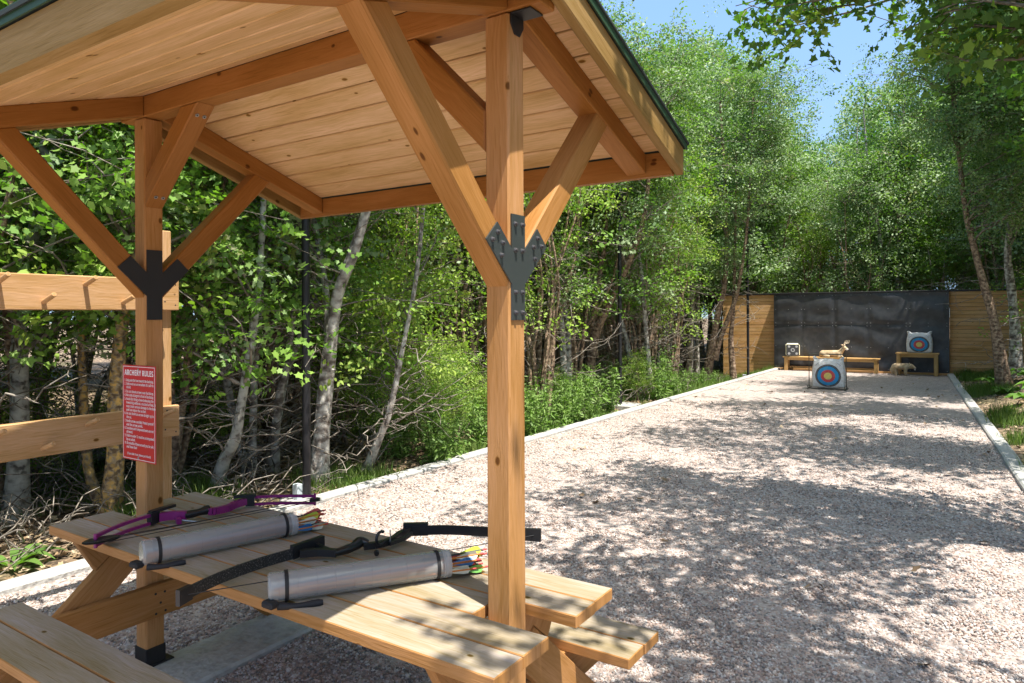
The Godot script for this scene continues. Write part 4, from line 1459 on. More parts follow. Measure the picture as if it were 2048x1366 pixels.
func table_gear() -> void:
	var ty := TABLE_Y
	# ---- black bow, lying flat
	var bk := thing("black_bow", "black takedown bow lying across the picnic table, its tips past both edges", "bow", Vector3(0, ty + 0.030, 0))
	var blk := plain(lin(0.014, 0.014, 0.015), 0.42)
	var speck := tri_mat(ramp_tex(noise(FastNoiseLite.TYPE_SIMPLEX, 0.16, 52, 2), 256, 256, [0.0, 0.74, 0.80, 1.0], [lin(0.012, 0.012, 0.012), lin(0.014, 0.014, 0.014), lin(0.16, 0.155, 0.14), lin(0.22, 0.21, 0.19)]), 0.35, 0.5)
	var left := spline([Vector3(-2.058, 0.004, -1.243), Vector3(-2.085, 0.004, -1.33), Vector3(-2.103, 0.004, -1.44), Vector3(-2.107, 0.003, -1.58), Vector3(-2.088, 0.002, -1.73)], 5)
	var wl := []
	for q in left.size():
		wl.append(0.036 if q < 3 else 0.039)
	put(bk, "limb", strip(left, wl, 0.007, speck))
	var right := spline([Vector3(-1.905, 0.002, -2.145), Vector3(-1.79, 0.004, -2.225), Vector3(-1.64, 0.006, -2.285), Vector3(-1.54, 0.008, -2.32), Vector3(-1.432, 0.008, -2.357)], 5)
	put(bk, "limb", strip(right, same(0.037, right.size()), 0.008, blk))
	for e in [[Vector3(-2.056, 0.004, -1.236), Vector3(-2.073, 0.004, -1.29)], [Vector3(-1.428, 0.008, -2.36), Vector3(-1.49, 0.008, -2.336)]]:
		put(bk, "limb_tip", strip([e[0], e[1]], [0.05, 0.046], 0.016, blk))
	# riser: pockets, skeleton bars and grip
	put(bk, "limb_pocket", strip([Vector3(-2.094, 0.006, -1.70), Vector3(-2.098, 0.008, -1.85)], [0.05, 0.042], 0.020, blk))
	put(bk, "limb_pocket", strip([Vector3(-1.94, 0.006, -2.13), Vector3(-1.86, 0.006, -2.19)], [0.05, 0.05], 0.022, blk))
	put(bk, "riser", strip(spline([Vector3(-2.075, 0, -1.72), Vector3(-2.035, 0, -1.765), Vector3(-2.0, 0, -1.785), Vector3(-1.965, 0, -1.80)], 3), same(0.026, 10), 0.024, blk))
	put(bk, "riser", strip([Vector3(-2.085, 0.004, -1.81), Vector3(-2.025, 0.002, -1.80), Vector3(-1.99, 0, -1.795)], same(0.016, 3), 0.014, blk))
	put(bk, "riser", strip(spline([Vector3(-1.935, 0, -1.905), Vector3(-1.90, 0, -1.96), Vector3(-1.90, 0, -2.03), Vector3(-1.915, 0.002, -2.08), Vector3(-1.915, 0.004, -2.135)], 3), same(0.024, 13), 0.020, blk))
	put(bk, "riser", strip([Vector3(-1.875, 0, -1.98), Vector3(-1.87, 0, -2.06), Vector3(-1.885, 0.002, -2.12)], same(0.014, 3), 0.012, blk))
	var gm := MB.new()
	sweep(gm, spline([Vector3(-1.972, 0, -1.79), Vector3(-1.958, 0.003, -1.84), Vector3(-1.955, 0.006, -1.88), Vector3(-1.958, 0.012, -1.91), Vector3(-1.938, 0.004, -1.93)], 4), [0.013, 0.014, 0.015, 0.016, 0.017, 0.017, 0.017, 0.017, 0.018, 0.020, 0.021, 0.021, 0.020, 0.019, 0.017, 0.015, 0.013], 12)
	put(bk, "grip", gm.mesh(plain(lin(0.012, 0.012, 0.012), 0.3)))
	var rest := []
	for q in 11:
		var a := -0.6 + 4.6 * q / 10.0
		rest.append(Vector3(-1.885, 0.03 + cos(a) * 0.024, -1.945 + sin(a) * 0.024))
	put(bk, "arrow_rest", tube(rest, 0.006, 0.005, 8, blk))
	put(bk, "sight_pin", tube([Vector3(-1.88, 0.0, -1.99), Vector3(-1.88, 0.03, -1.99), Vector3(-1.88, 0.052, -1.99)], 0.003, 0.002, 6, M.screw))
	put(bk, "rest_knob", lathe([Vector2(0, 0.016), Vector2(0.009, 0.014), Vector2(0.010, 0), Vector2(0, 0)], 12, blk), null, along(Vector3(-1.875, -0.012, -1.91), Vector3(-1.5, -0.1, -1.6)))
	put(bk, "string", tube([Vector3(-2.065, 0.004, -1.262), Vector3(-1.76, 0.003, -1.80), Vector3(-1.45, 0.008, -2.345)], 0.0017, 0.0017, 6, blk))
	# ---- magenta bow
	var mg := thing("magenta_bow", "magenta compound bow with black grip lying behind the far quiver", "bow", Vector3(0, ty + 0.022, 0))
	var mag := plain(lin(0.24, 0.012, 0.14), 0.38)
	for h in [0.026, -0.008]:
		put(mg, "limb", strip(spline([Vector3(-2.862, h, -1.385), Vector3(-2.905, h, -1.46), Vector3(-2.945, h, -1.56), Vector3(-2.965, h, -1.67)], 4), same(0.012, 13), 0.014, mag))
		put(mg, "limb", strip(spline([Vector3(-2.85, h, -2.09), Vector3(-2.79, h, -2.15), Vector3(-2.71, h, -2.205), Vector3(-2.62, h, -2.262)], 4), same(0.011, 13), 0.014, mag))
	put(mg, "limb_pocket", strip([Vector3(-2.963, 0.010, -1.655), Vector3(-2.978, 0.012, -1.70)], [0.05, 0.05], 0.026, blk))
	put(mg, "limb_pocket", strip([Vector3(-2.975, 0.036, -1.665), Vector3(-2.985, 0.040, -1.78)], [0.012, 0.012], 0.026, blk))
	put(mg, "limb_pocket", strip([Vector3(-2.87, 0.012, -2.065), Vector3(-2.845, 0.012, -2.095)], [0.05, 0.05], 0.026, blk))
	put(mg, "limb_pocket", strip([Vector3(-2.90, 0.036, -2.02), Vector3(-2.84, 0.036, -2.10)], [0.012, 0.012], 0.026, blk))
	put(mg, "riser", strip(spline([Vector3(-2.965, 0.008, -1.70), Vector3(-2.94, 0.010, -1.74), Vector3(-2.915, 0.010, -1.765), Vector3(-2.895, 0.008, -1.785)], 3), same(0.034, 10), 0.024, mag))
	put(mg, "riser", strip([Vector3(-2.90, -0.004, -1.745), Vector3(-2.87, -0.006, -1.735)], same(0.024, 2), 0.018, mag))
	put(mg, "riser", strip(spline([Vector3(-2.875, 0.006, -1.875), Vector3(-2.86, 0.004, -1.90), Vector3(-2.855, 0.004, -1.96), Vector3(-2.868, 0.008, -2.01), Vector3(-2.868, 0.010, -2.065)], 3), same(0.03, 13), 0.024, mag))
	var g2 := MB.new()
	sweep(g2, spline([Vector3(-2.90, 0.008, -1.775), Vector3(-2.892, 0.008, -1.82), Vector3(-2.887, 0.010, -1.86), Vector3(-2.88, 0.014, -1.885)], 4), [0.015, 0.017, 0.018, 0.018, 0.017, 0.016, 0.016, 0.017, 0.019, 0.021, 0.021, 0.020, 0.018], 12)
	put(mg, "grip", g2.mesh(plain(lin(0.012, 0.012, 0.014), 0.28)))
	var cam := [Vector2(0, 0.006), Vector2(0.030, 0.006), Vector2(0.034, 0.002), Vector2(0.030, 0), Vector2(0.034, -0.002), Vector2(0.030, -0.006), Vector2(0, -0.006)]
	cam.reverse()
	put(mg, "cam", lathe(cam, 24, blk), null, Transform3D(Basis(Vector3.RIGHT, -PI / 2).scaled_local(Vector3(0.9, 2.0, 1)).rotated(Vector3.UP, -0.25), Vector3(-2.856, 0.009, -1.405)))
	put(mg, "axle", tube([Vector3(-2.862, -0.018, -1.385), Vector3(-2.862, 0.01, -1.385), Vector3(-2.862, 0.036, -1.385)], 0.007, 0.007, 8, mag))
	put(mg, "axle", tube([Vector3(-2.62, -0.018, -2.262), Vector3(-2.62, 0.01, -2.262), Vector3(-2.62, 0.038, -2.262)], 0.006, 0.006, 8, mag))
	put(mg, "idler_wheel", lathe([Vector2(0, -0.005), Vector2(0.026, -0.005), Vector2(0.023, 0), Vector2(0.026, 0.005), Vector2(0, 0.005)], 20, blk), null, Transform3D(Basis(Vector3.RIGHT, -PI / 2), Vector3(-2.62, 0.009, -2.262)))
	for q in [[-0.022, 0.0], [0.012, 0.004], [0.03, -0.003]]:
		put(mg, "string", tube([Vector3(-2.845 + q[0], 0.009 + q[1], -1.41), Vector3(-2.73 + q[0] * 0.6, 0.008 + q[1], -1.83), Vector3(-2.615 + q[0] * 0.4, 0.009 + q[1], -2.25)], 0.0016, 0.0016, 6, blk))
	put(mg, "cable_guard", tube([Vector3(-2.88, -0.002, -1.745), Vector3(-2.83, -0.002, -1.76), Vector3(-2.79, -0.002, -1.775)], 0.004, 0.004, 8, M.screw))
	# ---- quivers
	var plastic := plain(lin(0.42, 0.43, 0.42, 0.46), 0.2)
	plastic.transparency = BaseMaterial3D.TRANSPARENCY_ALPHA
	plastic.cull_mode = BaseMaterial3D.CULL_DISABLED
	var rimp := plain(lin(0.66, 0.66, 0.64, 0.4), 0.3)
	rimp.transparency = BaseMaterial3D.TRANSPARENCY_ALPHA
	var strap := plain(lin(0.010, 0.009, 0.010), 0.7)
	var sets := [[Vector3(-2.523, ty + 0.047, -1.378), Vector3(-2.352, ty + 0.047, -1.922), "translucent plastic tube quiver of arrows beside the magenta bow", "arrow in the quiver beside the magenta bow"],
		[Vector3(-1.862, ty + 0.048, -1.418), Vector3(-1.522, ty + 0.048, -1.900), "translucent plastic tube quiver of arrows between the black bow and the near post", "arrow in the quiver near the sunlit post"]]
	var vane_cols := [lin(0.66, 0.60, 0.42), lin(0.50, 0.06, 0.04), lin(0.50, 0.56, 0.06), lin(0.62, 0.59, 0.46), lin(0.03, 0.15, 0.34), lin(0.60, 0.56, 0.42), lin(0.16, 0.42, 0.08), lin(0.03, 0.03, 0.03)]
	var vnames := ["cream", "red", "yellow green", "cream", "blue", "cream", "green", "black"]
	for k in 2:
		var a: Vector3 = sets[k][0]
		var b: Vector3 = sets[k][1]
		var l := a.distance_to(b)
		var r := 0.0455
		var tf := along(a, b)
		var q := thing("arrow_quiver", sets[k][2], "quiver")
		q.transform = tf
		var prof := [Vector2(0.0, 0.0), Vector2(r - 0.006, 0.0), Vector2(r, 0.006)]
		for j in 10:
			var z := 0.03 + (l - 0.07) * j / 9.0
			prof.append_array([Vector2(r, z), Vector2(r - 0.0006, z + 0.001), Vector2(r, z + 0.002)])
		prof.append_array([Vector2(r, l - 0.03), Vector2(r, l - 0.004)])
		put(q, "tube", lathe(prof, 40, plastic))
		put(q, "rim", lathe([Vector2(r + 0.0008, l - 0.026), Vector2(r + 0.0018, l - 0.024), Vector2(r + 0.0008, l - 0.018), Vector2(r + 0.0018, l - 0.014), Vector2(r + 0.0008, l - 0.008), Vector2(r + 0.0015, l), Vector2(r - 0.002, l)], 40, rimp))
		for z in [0.055, l - 0.045]:
			put(q, "strap_band", lathe([Vector2(r + 0.0004, z - 0.006), Vector2(r + 0.0024, z - 0.006), Vector2(r + 0.0024, z + 0.006), Vector2(r + 0.0004, z + 0.006)], 40, strap))
		# loose strap and buckle beside the near end (tube-local: +X is towards the left of a-b)
		var inv := tf.affine_inverse()
		var side := 1.0 if k == 1 else 1.0
		var world := [a.lerp(b, 0.10) + Vector3(0.02, 0.004 - 0.048, 0.052), a.lerp(b, 0.16) + Vector3(0.05, 0.004 - 0.048, 0.045), a.lerp(b, 0.24) + Vector3(0.075, 0.008 - 0.047, 0.03)]
		var loc := []
		for w in world:
			loc.append(inv * w)
		var sb := MB.new()
		sweep(sb, spline(loc, 4), [0.012, 0.012, 0.011, 0.010, 0.009, 0.010, 0.012, 0.012, 0.008], 8)
		put(q, "strap_end", sb.mesh(strap))
		var bl := inv * (a.lerp(b, 0.07) + Vector3(-0.01 if k == 0 else 0.015, -0.035, 0.055))
		put(q, "buckle", cbox(Vector3(0.05, 0.022, 0.035), 0.006, 0, strap), null, Transform3D(inv.basis, bl))
		# arrows, nocks outward
		var n := 13
		for j in n:
			var rr := 0.030 * sqrt((j + 0.5) / n)
			var an := j * 2.4
			var spread := Vector3(cos(an) * rr, sin(an) * rr * 0.9 - 0.006, 0)
			var start := tf * (Vector3(spread.x * 0.5, spread.y * 0.5 - 0.012, 0.02 + 0.01 * (j % 3)))
			var out := 0.085 + 0.018 * (j % 4) + (0.02 if j == 5 else 0.0)
			var tip := tf * (spread * 1.25 + Vector3(0, 0.004, l + out))
			var ci := (j * 3 + k) % vane_cols.size()
			var shaft_col := lin(0.55, 0.17, 0.02) if j % 3 != 2 else lin(0.03, 0.03, 0.03)
			arrow(start, tip, shaft_col, vane_cols[ci], "%s fletched %s" % [vnames[ci], sets[k][3]], an, "arrows in the plastic quivers")

var arrow_mats := {}
func arrow_mat(c: Color) -> StandardMaterial3D:
	if not arrow_mats.has(c):
		arrow_mats[c] = plain(c, 0.4)
	return arrow_mats[c]

func arrow(a: Vector3, b: Vector3, shaft: Color, vane: Color, label: String, turn: float, group: String) -> void:
	var t := thing("arrow", label, "arrow", Vector3.ZERO, group)
	t.transform = along(a, b)
	var l := a.distance_to(b)
	put(t, "shaft", tube([Vector3.ZERO, Vector3(0, 0, l * 0.5), Vector3(0, 0, l - 0.012)], 0.0035, 0.0035, 8, arrow_mat(shaft)))
	put(t, "nock", tube([Vector3(0, 0, l - 0.013), Vector3(0, 0, l - 0.004), Vector3(0, 0, l + 0.004)], 0.0036, 0.003, 6, arrow_mat(lin(0.5, 0.03, 0.03))))
	for k in 3:
		var an := turn + TAU * k / 3.0
		var o := Vector3(cos(an), sin(an), 0)
		var nn := Vector3(-o.y, o.x, 0)
		var mb := MB.new()
		for s in [-1.0, 1.0]:
			var e: Vector3 = nn * s * 0.0005
			var pts := [o * 0.003 + Vector3(0, 0, l - 0.10) + e, o * 0.009 + Vector3(0, 0, l - 0.075) + e, o * 0.016 + Vector3(0, 0, l - 0.045) + e, o * 0.0155 + Vector3(0, 0, l - 0.028) + e, o * 0.003 + Vector3(0, 0, l - 0.018) + e]
			mb.poly(pts, nn * s, [Vector2.ZERO, Vector2.ZERO, Vector2.ZERO, Vector2.ZERO, Vector2.ZERO])
		put(t, "vane", mb.mesh(arrow_mat(vane)))

# ================================================================== the wood
func up_from(p: Vector3, pts: Array) -> Array:    # world points -> local to base p
	var o := []
	for q in pts:
		o.append(q - p)
	return o

func wood_trees() -> void:
	# --- trees that can be told apart, along the edge of the wood
	var edge := "trees along the edge of the wood"
	var b := Vector3(-5.46, -0.08, -4.75)
	make_tree("maple_tree", "thick grey brown trunk leaning towards the lane behind the first lamp pole", "tree", b, edge,
		[[up_from(b, [b + Vector3(0, -0.1, 0), Vector3(-5.40, 0.45, -4.75), Vector3(-5.33, 1.2, -4.78), Vector3(-5.22, 1.85, -4.8), Vector3(-4.98, 2.4, -4.85), Vector3(-4.7, 3.6, -5.0), Vector3(-4.6, 5.4, -5.2)]), 0.10, 0.03],
		[up_from(b, [Vector3(-5.33, 1.1, -4.78), Vector3(-5.5, 1.9, -4.9), Vector3(-5.9, 3.2, -5.0), Vector3(-6.2, 4.8, -5.2)]), 0.05, 0.015]],
		[[Vector3(0.0, 4.8, -0.4), Vector3(1.4, 1.4, 1.5), 28, 560], [Vector3(-0.9, 2.6, -0.2), Vector3(0.8, 0.7, 0.8), 10, 120]], M.bark_grey, 0, 26)
	b = Vector3(-6.12, 0.0, -3.05)
	make_tree("maple_tree", "pair of stems crusted with orange lichen behind the bow rack", "tree", b, edge,
		[[up_from(b, [b + Vector3(0.02, -0.1, 0), Vector3(-5.97, 0.5, -3.05), Vector3(-5.95, 1.04, -3.05), Vector3(-5.86, 1.6, -3.05), Vector3(-5.70, 2.2, -3.08), Vector3(-5.65, 3.0, -3.1), Vector3(-5.8, 4.8, -3.2)]), 0.085, 0.025],
		[up_from(b, [Vector3(-6.2, -0.05, -3.1), Vector3(-6.47, 0.2, -3.1), Vector3(-6.58, 0.6, -3.1), Vector3(-6.63, 1.2, -3.1), Vector3(-6.66, 1.8, -3.1), Vector3(-6.6, 2.6, -3.1), Vector3(-6.8, 4.4, -3.0)]), 0.055, 0.02]],
		[[Vector3(0.1, 4.3, -0.1), Vector3(1.6, 1.5, 1.6), 30, 600], [Vector3(0.3, 2.5, 0.2), Vector3(1.2, 0.8, 1.2), 16, 240]], M.bark_lichen, 0, 30)
	b = Vector3(-6.7, 0.0, -2.6)
	make_tree("maple_tree", "pale grey trunk rising above the upper pegged board of the bow rack", "tree", b, edge,
		[[up_from(b, [b + Vector3(0, -0.1, 0), Vector3(-6.6, 1.0, -2.6), Vector3(-6.66, 1.8, -2.6), Vector3(-6.76, 2.5, -2.6), Vector3(-6.85, 3.4, -2.6), Vector3(-6.9, 5.2, -2.5)]), 0.085, 0.03],
		[up_from(b, [Vector3(-6.66, 1.7, -2.6), Vector3(-6.3, 2.4, -2.6), Vector3(-6.05, 2.8, -2.6), Vector3(-6.28, 3.2, -2.6), Vector3(-6.2, 4.6, -2.5)]), 0.06, 0.02]],
		[[Vector3(0.2, 4.6, 0.1), Vector3(1.5, 1.4, 1.5), 26, 540], [Vector3(0.7, 2.2, 0.4), Vector3(0.9, 0.6, 0.9), 10, 130]], M.bark_pale, 0, 24)
	b = Vector3(-5.92, 0.0, -3.9)
	make_tree("maple_tree", "slim pale grey stem leaning right just behind the far end of the picnic table", "tree", b, edge,
		[[up_from(b, [b + Vector3(0, -0.1, 0), Vector3(-5.75, 0.3, -3.9), Vector3(-5.57, 0.55, -3.9), Vector3(-5.5, 0.9, -3.92), Vector3(-5.36, 1.6, -3.95), Vector3(-5.32, 2.3, -4.0), Vector3(-5.3, 4.6, -4.1)]), 0.07, 0.02]],
		[[Vector3(0.6, 4.0, -0.2), Vector3(1.4, 1.4, 1.4), 24, 460], [Vector3(0.35, 1.8, 0.3), Vector3(0.7, 0.7, 0.7), 12, 150]], M.bark_pale, 0, 26)
	b = Vector3(-5.31, 0.0, -5.3)
	make_tree("maple_tree", "slender pale stem slanting towards the lane between lamp pole and weeds", "tree", b, edge,
		[[up_from(b, [b + Vector3(-0.1, -0.1, 0), Vector3(-5.14, 0.4, -5.3), Vector3(-5.03, 0.65, -5.32), Vector3(-4.92, 1.3, -5.4), Vector3(-4.86, 2.3, -5.6), Vector3(-4.9, 4.4, -5.9)]), 0.05, 0.015]],
		[[Vector3(0.3, 4.1, -0.7), Vector3(1.3, 1.4, 1.4), 22, 420], [Vector3(0.1, 2.2, -0.5), Vector3(0.9, 0.7, 1.0), 10, 130]], M.bark_grey, 3, 24)
	b = Vector3(-7.1, -0.1, -11.5)
	make_tree("aspen_tree", "straight whitish aspen trunk standing in the wood beyond the near shelter post", "tree", b, edge,
		[[up_from(b, [b + Vector3(0, -0.1, 0), Vector3(-7.15, 1.0, -11.5), Vector3(-7.2, 2.4, -11.5), Vector3(-7.25, 4.5, -11.5), Vector3(-7.2, 7.5, -11.6)]), 0.12, 0.03]],
		[[Vector3(0, 5.8, 0), Vector3(1.5, 2.0, 1.5), 34, 900]], M.bark_pale, 1, 14)
	b = Vector3(-6.3, -0.1, -12.3)
	make_tree("maple_tree", "many stemmed brown maple fanning out behind the second lamp pole", "tree", b, edge,
		[[up_from(b, [b + Vector3(0, -0.1, 0), Vector3(-6.3, 0.65, -12.3), Vector3(-6.17, 1.3, -12.3), Vector3(-5.82, 1.95, -12.25), Vector3(-5.4, 2.7, -12.2), Vector3(-5.1, 3.6, -12.2), Vector3(-4.9, 5.6, -12.2)]), 0.13, 0.03],
		[up_from(b, [Vector3(-6.25, 0.8, -12.3), Vector3(-6.2, 1.7, -12.3), Vector3(-6.13, 2.4, -12.35), Vector3(-6.0, 3.3, -12.4), Vector3(-5.9, 6.0, -12.5)]), 0.09, 0.025],
		[up_from(b, [Vector3(-6.4, -0.1, -12.35), Vector3(-6.45, 0.9, -12.4), Vector3(-6.62, 1.6, -12.4), Vector3(-6.85, 2.5, -12.4), Vector3(-7.1, 3.3, -12.5), Vector3(-7.3, 5.6, -12.7)]), 0.085, 0.025],
		[up_from(b, [Vector3(-6.45, 0.5, -12.4), Vector3(-6.5, 1.6, -12.5), Vector3(-6.5, 2.4, -12.6), Vector3(-6.45, 3.4, -12.7), Vector3(-6.5, 5.8, -12.9)]), 0.07, 0.02]],
		[[Vector3(0.4, 5.8, 0), Vector3(2.1, 1.9, 2.0), 60, 1900], [Vector3(1.0, 3.7, 0.2), Vector3(1.2, 0.7, 1.2), 10, 110]], M.bark_brown, 1, 34)
	b = Vector3(-5.6, -0.2, -17.5)
	make_tree("maple_tree", "bundle of red brown stems at the kerb in front of the left plank wing", "tree", b, edge,
		[[up_from(b, [Vector3(-5.75, -0.35, -17.5), Vector3(-5.56, 0.72, -17.5), Vector3(-5.38, 1.7, -17.5), Vector3(-5.22, 2.5, -17.55), Vector3(-5.2, 4.0, -17.6), Vector3(-5.4, 7.0, -17.8)]), 0.12, 0.03],
		[up_from(b, [Vector3(-5.5, 0.5, -17.5), Vector3(-5.3, 1.1, -17.5), Vector3(-4.95, 1.98, -17.45), Vector3(-4.75, 2.9, -17.4), Vector3(-4.6, 4.2, -17.4), Vector3(-4.5, 7.0, -17.5)]), 0.08, 0.02],
		[up_from(b, [Vector3(-5.03, -0.1, -17.6), Vector3(-5.1, 0.98, -17.6), Vector3(-5.04, 1.7, -17.6), Vector3(-4.99, 3.1, -17.6), Vector3(-4.95, 6.4, -17.7)]), 0.085, 0.02]],
		[[Vector3(0.4, 6.2, 0), Vector3(2.2, 2.2, 2.0), 60, 1900], [Vector3(0.2, 3.3, 0), Vector3(1.2, 0.7, 1.2), 12, 150]], M.bark_brown, 1, 22)
	b = Vector3(0.5, 0.35, -17.3)
	make_tree("maple_tree", "leaning brown trunk on the bank crossing the right plank wing", "tree", b, edge,
		[[up_from(b, [Vector3(0.47, 0.2, -17.3), Vector3(0.37, 1.0, -17.3), Vector3(0.26, 1.7, -17.3), Vector3(0.12, 2.3, -17.3), Vector3(-0.05, 3.1, -17.3), Vector3(-0.2, 4.0, -17.3), Vector3(-0.4, 6.5, -17.2)]), 0.12, 0.04]],
		[[Vector3(-0.3, 6.3, 0.3), Vector3(2.0, 1.7, 2.0), 50, 1500], [Vector3(0.3, 4.0, 0.3), Vector3(1.0, 0.8, 1.2), 14, 240]], M.bark_brown, 1, 14)
	b = Vector3(0.72, 0.4, -18.6)
	make_tree("maple_tree", "upright greyish trunk on the bank beside the end of the right plank wing", "tree", b, edge,
		[[up_from(b, [Vector3(0.72, 0.2, -18.6), Vector3(0.70, 1.2, -18.6), Vector3(0.64, 2.1, -18.6), Vector3(0.58, 3.0, -18.6), Vector3(0.7, 4.2, -18.6), Vector3(0.9, 7.0, -18.6)]), 0.125, 0.04]],
		[[Vector3(0.6, 6.4, 0.0), Vector3(2.0, 2.0, 2.0), 50, 1500], [Vector3(0.1, 3.9, 0.5), Vector3(1.2, 0.9, 1.2), 14, 240]], M.bark_grey, 1, 14)
	# --- tall maples on the right bank; their boughs reach over the lane and shade it
	var over := "tall maples whose boughs overhang the lane"
	var bases := [[Vector3(2.3, 0.3, -5.6), 7.4, 2], [Vector3(2.9, 0.3, -9.4), 8.4, 2], [Vector3(2.4, 0.35, -12.6), 9.0, 1], [Vector3(2.9, 0.1, -2.2), 7.4, 2], [Vector3(2.8, 0.3, -16.0), 9.6, 1], [Vector3(2.9, 0.3, -20.4), 8.6, 1]]
	var masses := [       # crown masses in world places: [centre, radii, branches, sprays]
		[[Vector3(0.1, 3.9, -6.3), Vector3(0.75, 0.28, 0.5), 15, 105], [Vector3(-1.45, 4.42, -6.4), Vector3(0.56, 0.26, 0.45), 12, 80], [Vector3(0.8, 4.2, -6.6), Vector3(0.8, 0.7, 0.8), 12, 100], [Vector3(0.1, 5.7, -4.7), Vector3(2.2, 0.6, 1.9), 34, 400]],
		[[Vector3(1.1, 5.0, -9.2), Vector3(0.9, 0.8, 1.3), 14, 170], [Vector3(0.3, 6.7, -8.6), Vector3(2.3, 0.6, 2.2), 38, 440]],
		[[Vector3(0.4, 7.6, -12.2), Vector3(2.3, 0.7, 2.1), 38, 430], [Vector3(1.3, 4.9, -12.3), Vector3(0.9, 0.9, 1.3), 14, 170]],
		[[Vector3(0.6, 5.2, -2.9), Vector3(2.0, 0.5, 1.3), 24, 230], [Vector3(1.3, 5.6, -1.0), Vector3(1.2, 0.6, 0.9), 9, 60]],
		[[Vector3(0.7, 8.5, -15.6), Vector3(2.3, 0.8, 2.1), 38, 430], [Vector3(1.3, 5.2, -15.7), Vector3(0.9, 1.2, 1.3), 16, 280]],
		[[Vector3(3.0, 7.6, -20.4), Vector3(1.5, 1.4, 1.8), 36, 600], [Vector3(2.4, 4.9, -20.1), Vector3(0.9, 0.9, 1.3), 14, 170]]]
	for m in 6:
		b = bases[m][0]
		var h: float = bases[m][1]
		var q: Array = bases[m]
		var blobs: Array = masses[m]
		for w in blobs:
			w[0] = w[0] - b
		make_tree("overhanging_maple", "tall maple on the right bank reaching dark leafy boughs over the gravel lane", "tree", b, over,
			[[[Vector3(0, -0.3, 0), Vector3(-0.1, 1.6, 0.05), Vector3(-0.25, 3.2, 0), Vector3(-0.6, 4.8, -0.1), Vector3(-1.0, h, 0)], 0.14, 0.03]], blobs, M.bark_grey, q[2] if q[2] != 1 else 0, 8, 1.4 if m > 0 else 1.2, 0.5, 0.95)
	# --- the mass of the wood: a few grown kinds, planted many times
	var kinds := []
	var labels := [["maple_tree", "slim grey stemmed maple", "slim grey maples"], ["maple_tree", "brown multi stemmed maple", "brown multi stemmed maples"],
		["sapling", "thin bushy sapling", "saplings"], ["tall_tree", "tall pale green tree", "tall trees"], ["twiggy_tree", "half dead twiggy maple", "half dead maples"], ["stem_thicket", "thicket of many thin brown stems", "stem thickets"]]
	var where := ["at the edge of the wood left of the lane", "deep in the wood left of the lane", "far back in the wood left of the lane", "just behind the backstop wall", "far behind the backstop wall", "on the bank beside the right plank wing", "on the bank right of the lane", "rising over the wood near the left plank wing", "as low undergrowth at the edge of the wood"]
	for k in 6:
		var st := []
		var bl := []
		if k == 0:
			st = random_stems(2, 6.6, 0.35, 0.075)
			bl = [[Vector3(0, 5.0, 0), Vector3(1.4, 1.7, 1.4), 28, 380], [Vector3(0, 2.4, 0), Vector3(1.3, 0.9, 1.3), 11, 105]]
		elif k == 1:
			st = random_stems(4, 6.8, 0.5, 0.07)
			bl = [[Vector3(0, 5.2, 0), Vector3(1.6, 1.8, 1.6), 32, 430], [Vector3(0, 2.7, 0), Vector3(1.4, 0.9, 1.4), 11, 105]]
		elif k == 2:
			st = random_stems(3, 2.9, 0.25, 0.03)
			bl = [[Vector3(0, 1.7, 0), Vector3(0.95, 1.1, 0.95), 22, 300]]
		elif k == 3:
			st = random_stems(2, 9.4, 0.4, 0.11)
			bl = [[Vector3(0, 7.0, 0), Vector3(1.9, 2.6, 1.9), 46, 820], [Vector3(0, 3.6, 0), Vector3(1.6, 1.2, 1.6), 18, 260]]
		elif k == 5:
			st = random_stems(8, 5.2, 0.55, 0.042)
			bl = [[Vector3(0, 4.2, 0), Vector3(1.3, 1.1, 1.3), 20, 230], [Vector3(0, 2.2, 0), Vector3(1.1, 0.7, 1.1), 6, 34]]
		else:
			st = random_stems(4, 5.0, 0.6, 0.05)
			bl = [[Vector3(0, 3.9, 0), Vector3(1.2, 1.2, 1.2), 18, 330]]
		kinds.append([st, bl, [M.bark_grey, M.bark_brown, M.bark_brown, M.bark_grey, M.bark_grey, M.bark_brown][k], [0, 1, 3, 1, 0, 3][k], [34, 40, 14, 20, 80, 36][k], [1.0, 1.1, 1.0, 1.75, 1.0, 1.0][k]])
	var protos := []
	var used := []
	var zones := [
		# x0, x1, z0, z1, count, spacing, kind weights
		[-8.6, -5.5, -21.0, 0.5, 46, 0.62, [3, 3, 4, 0, 2, 8], 0.82, 1.2],
		[-14.5, -8.6, -27.0, 2.0, 60, 0.95, [3, 3, 3, 2, 2, 8], 0.82, 1.2],
		[-24.0, -14.0, -34.0, 2.0, 46, 1.7, [1, 1, 1, 6, 0, 0], 0.9, 1.25],
		[-13.0, 6.0, -30.0, -23.6, 42, 1.2, [2, 3, 2, 5, 1, 2], 0.92, 1.08],
		[-16.0, 12.0, -44.0, -30.0, 44, 1.9, [0, 1, 0, 6, 0, 0], 0.98, 1.15],
		[1.9, 8.0, -24.0, -18.5, 12, 1.2, [2, 3, 2, 3, 1, 0], 0.85, 1.1],
		[3.6, 9.0, -18.0, -3.0, 12, 1.5, [1, 2, 2, 2, 0, 0], 0.85, 1.1],
		[-10.0, -6.5, -22.5, -9.0, 11, 1.1, [0, 0, 0, 1, 0, 0], 1.05, 1.25],
		[-8.5, -5.3, -15.0, 1.0, 20, 0.5, [0, 0, 1, 0, 0, 0], 0.28, 0.55]]
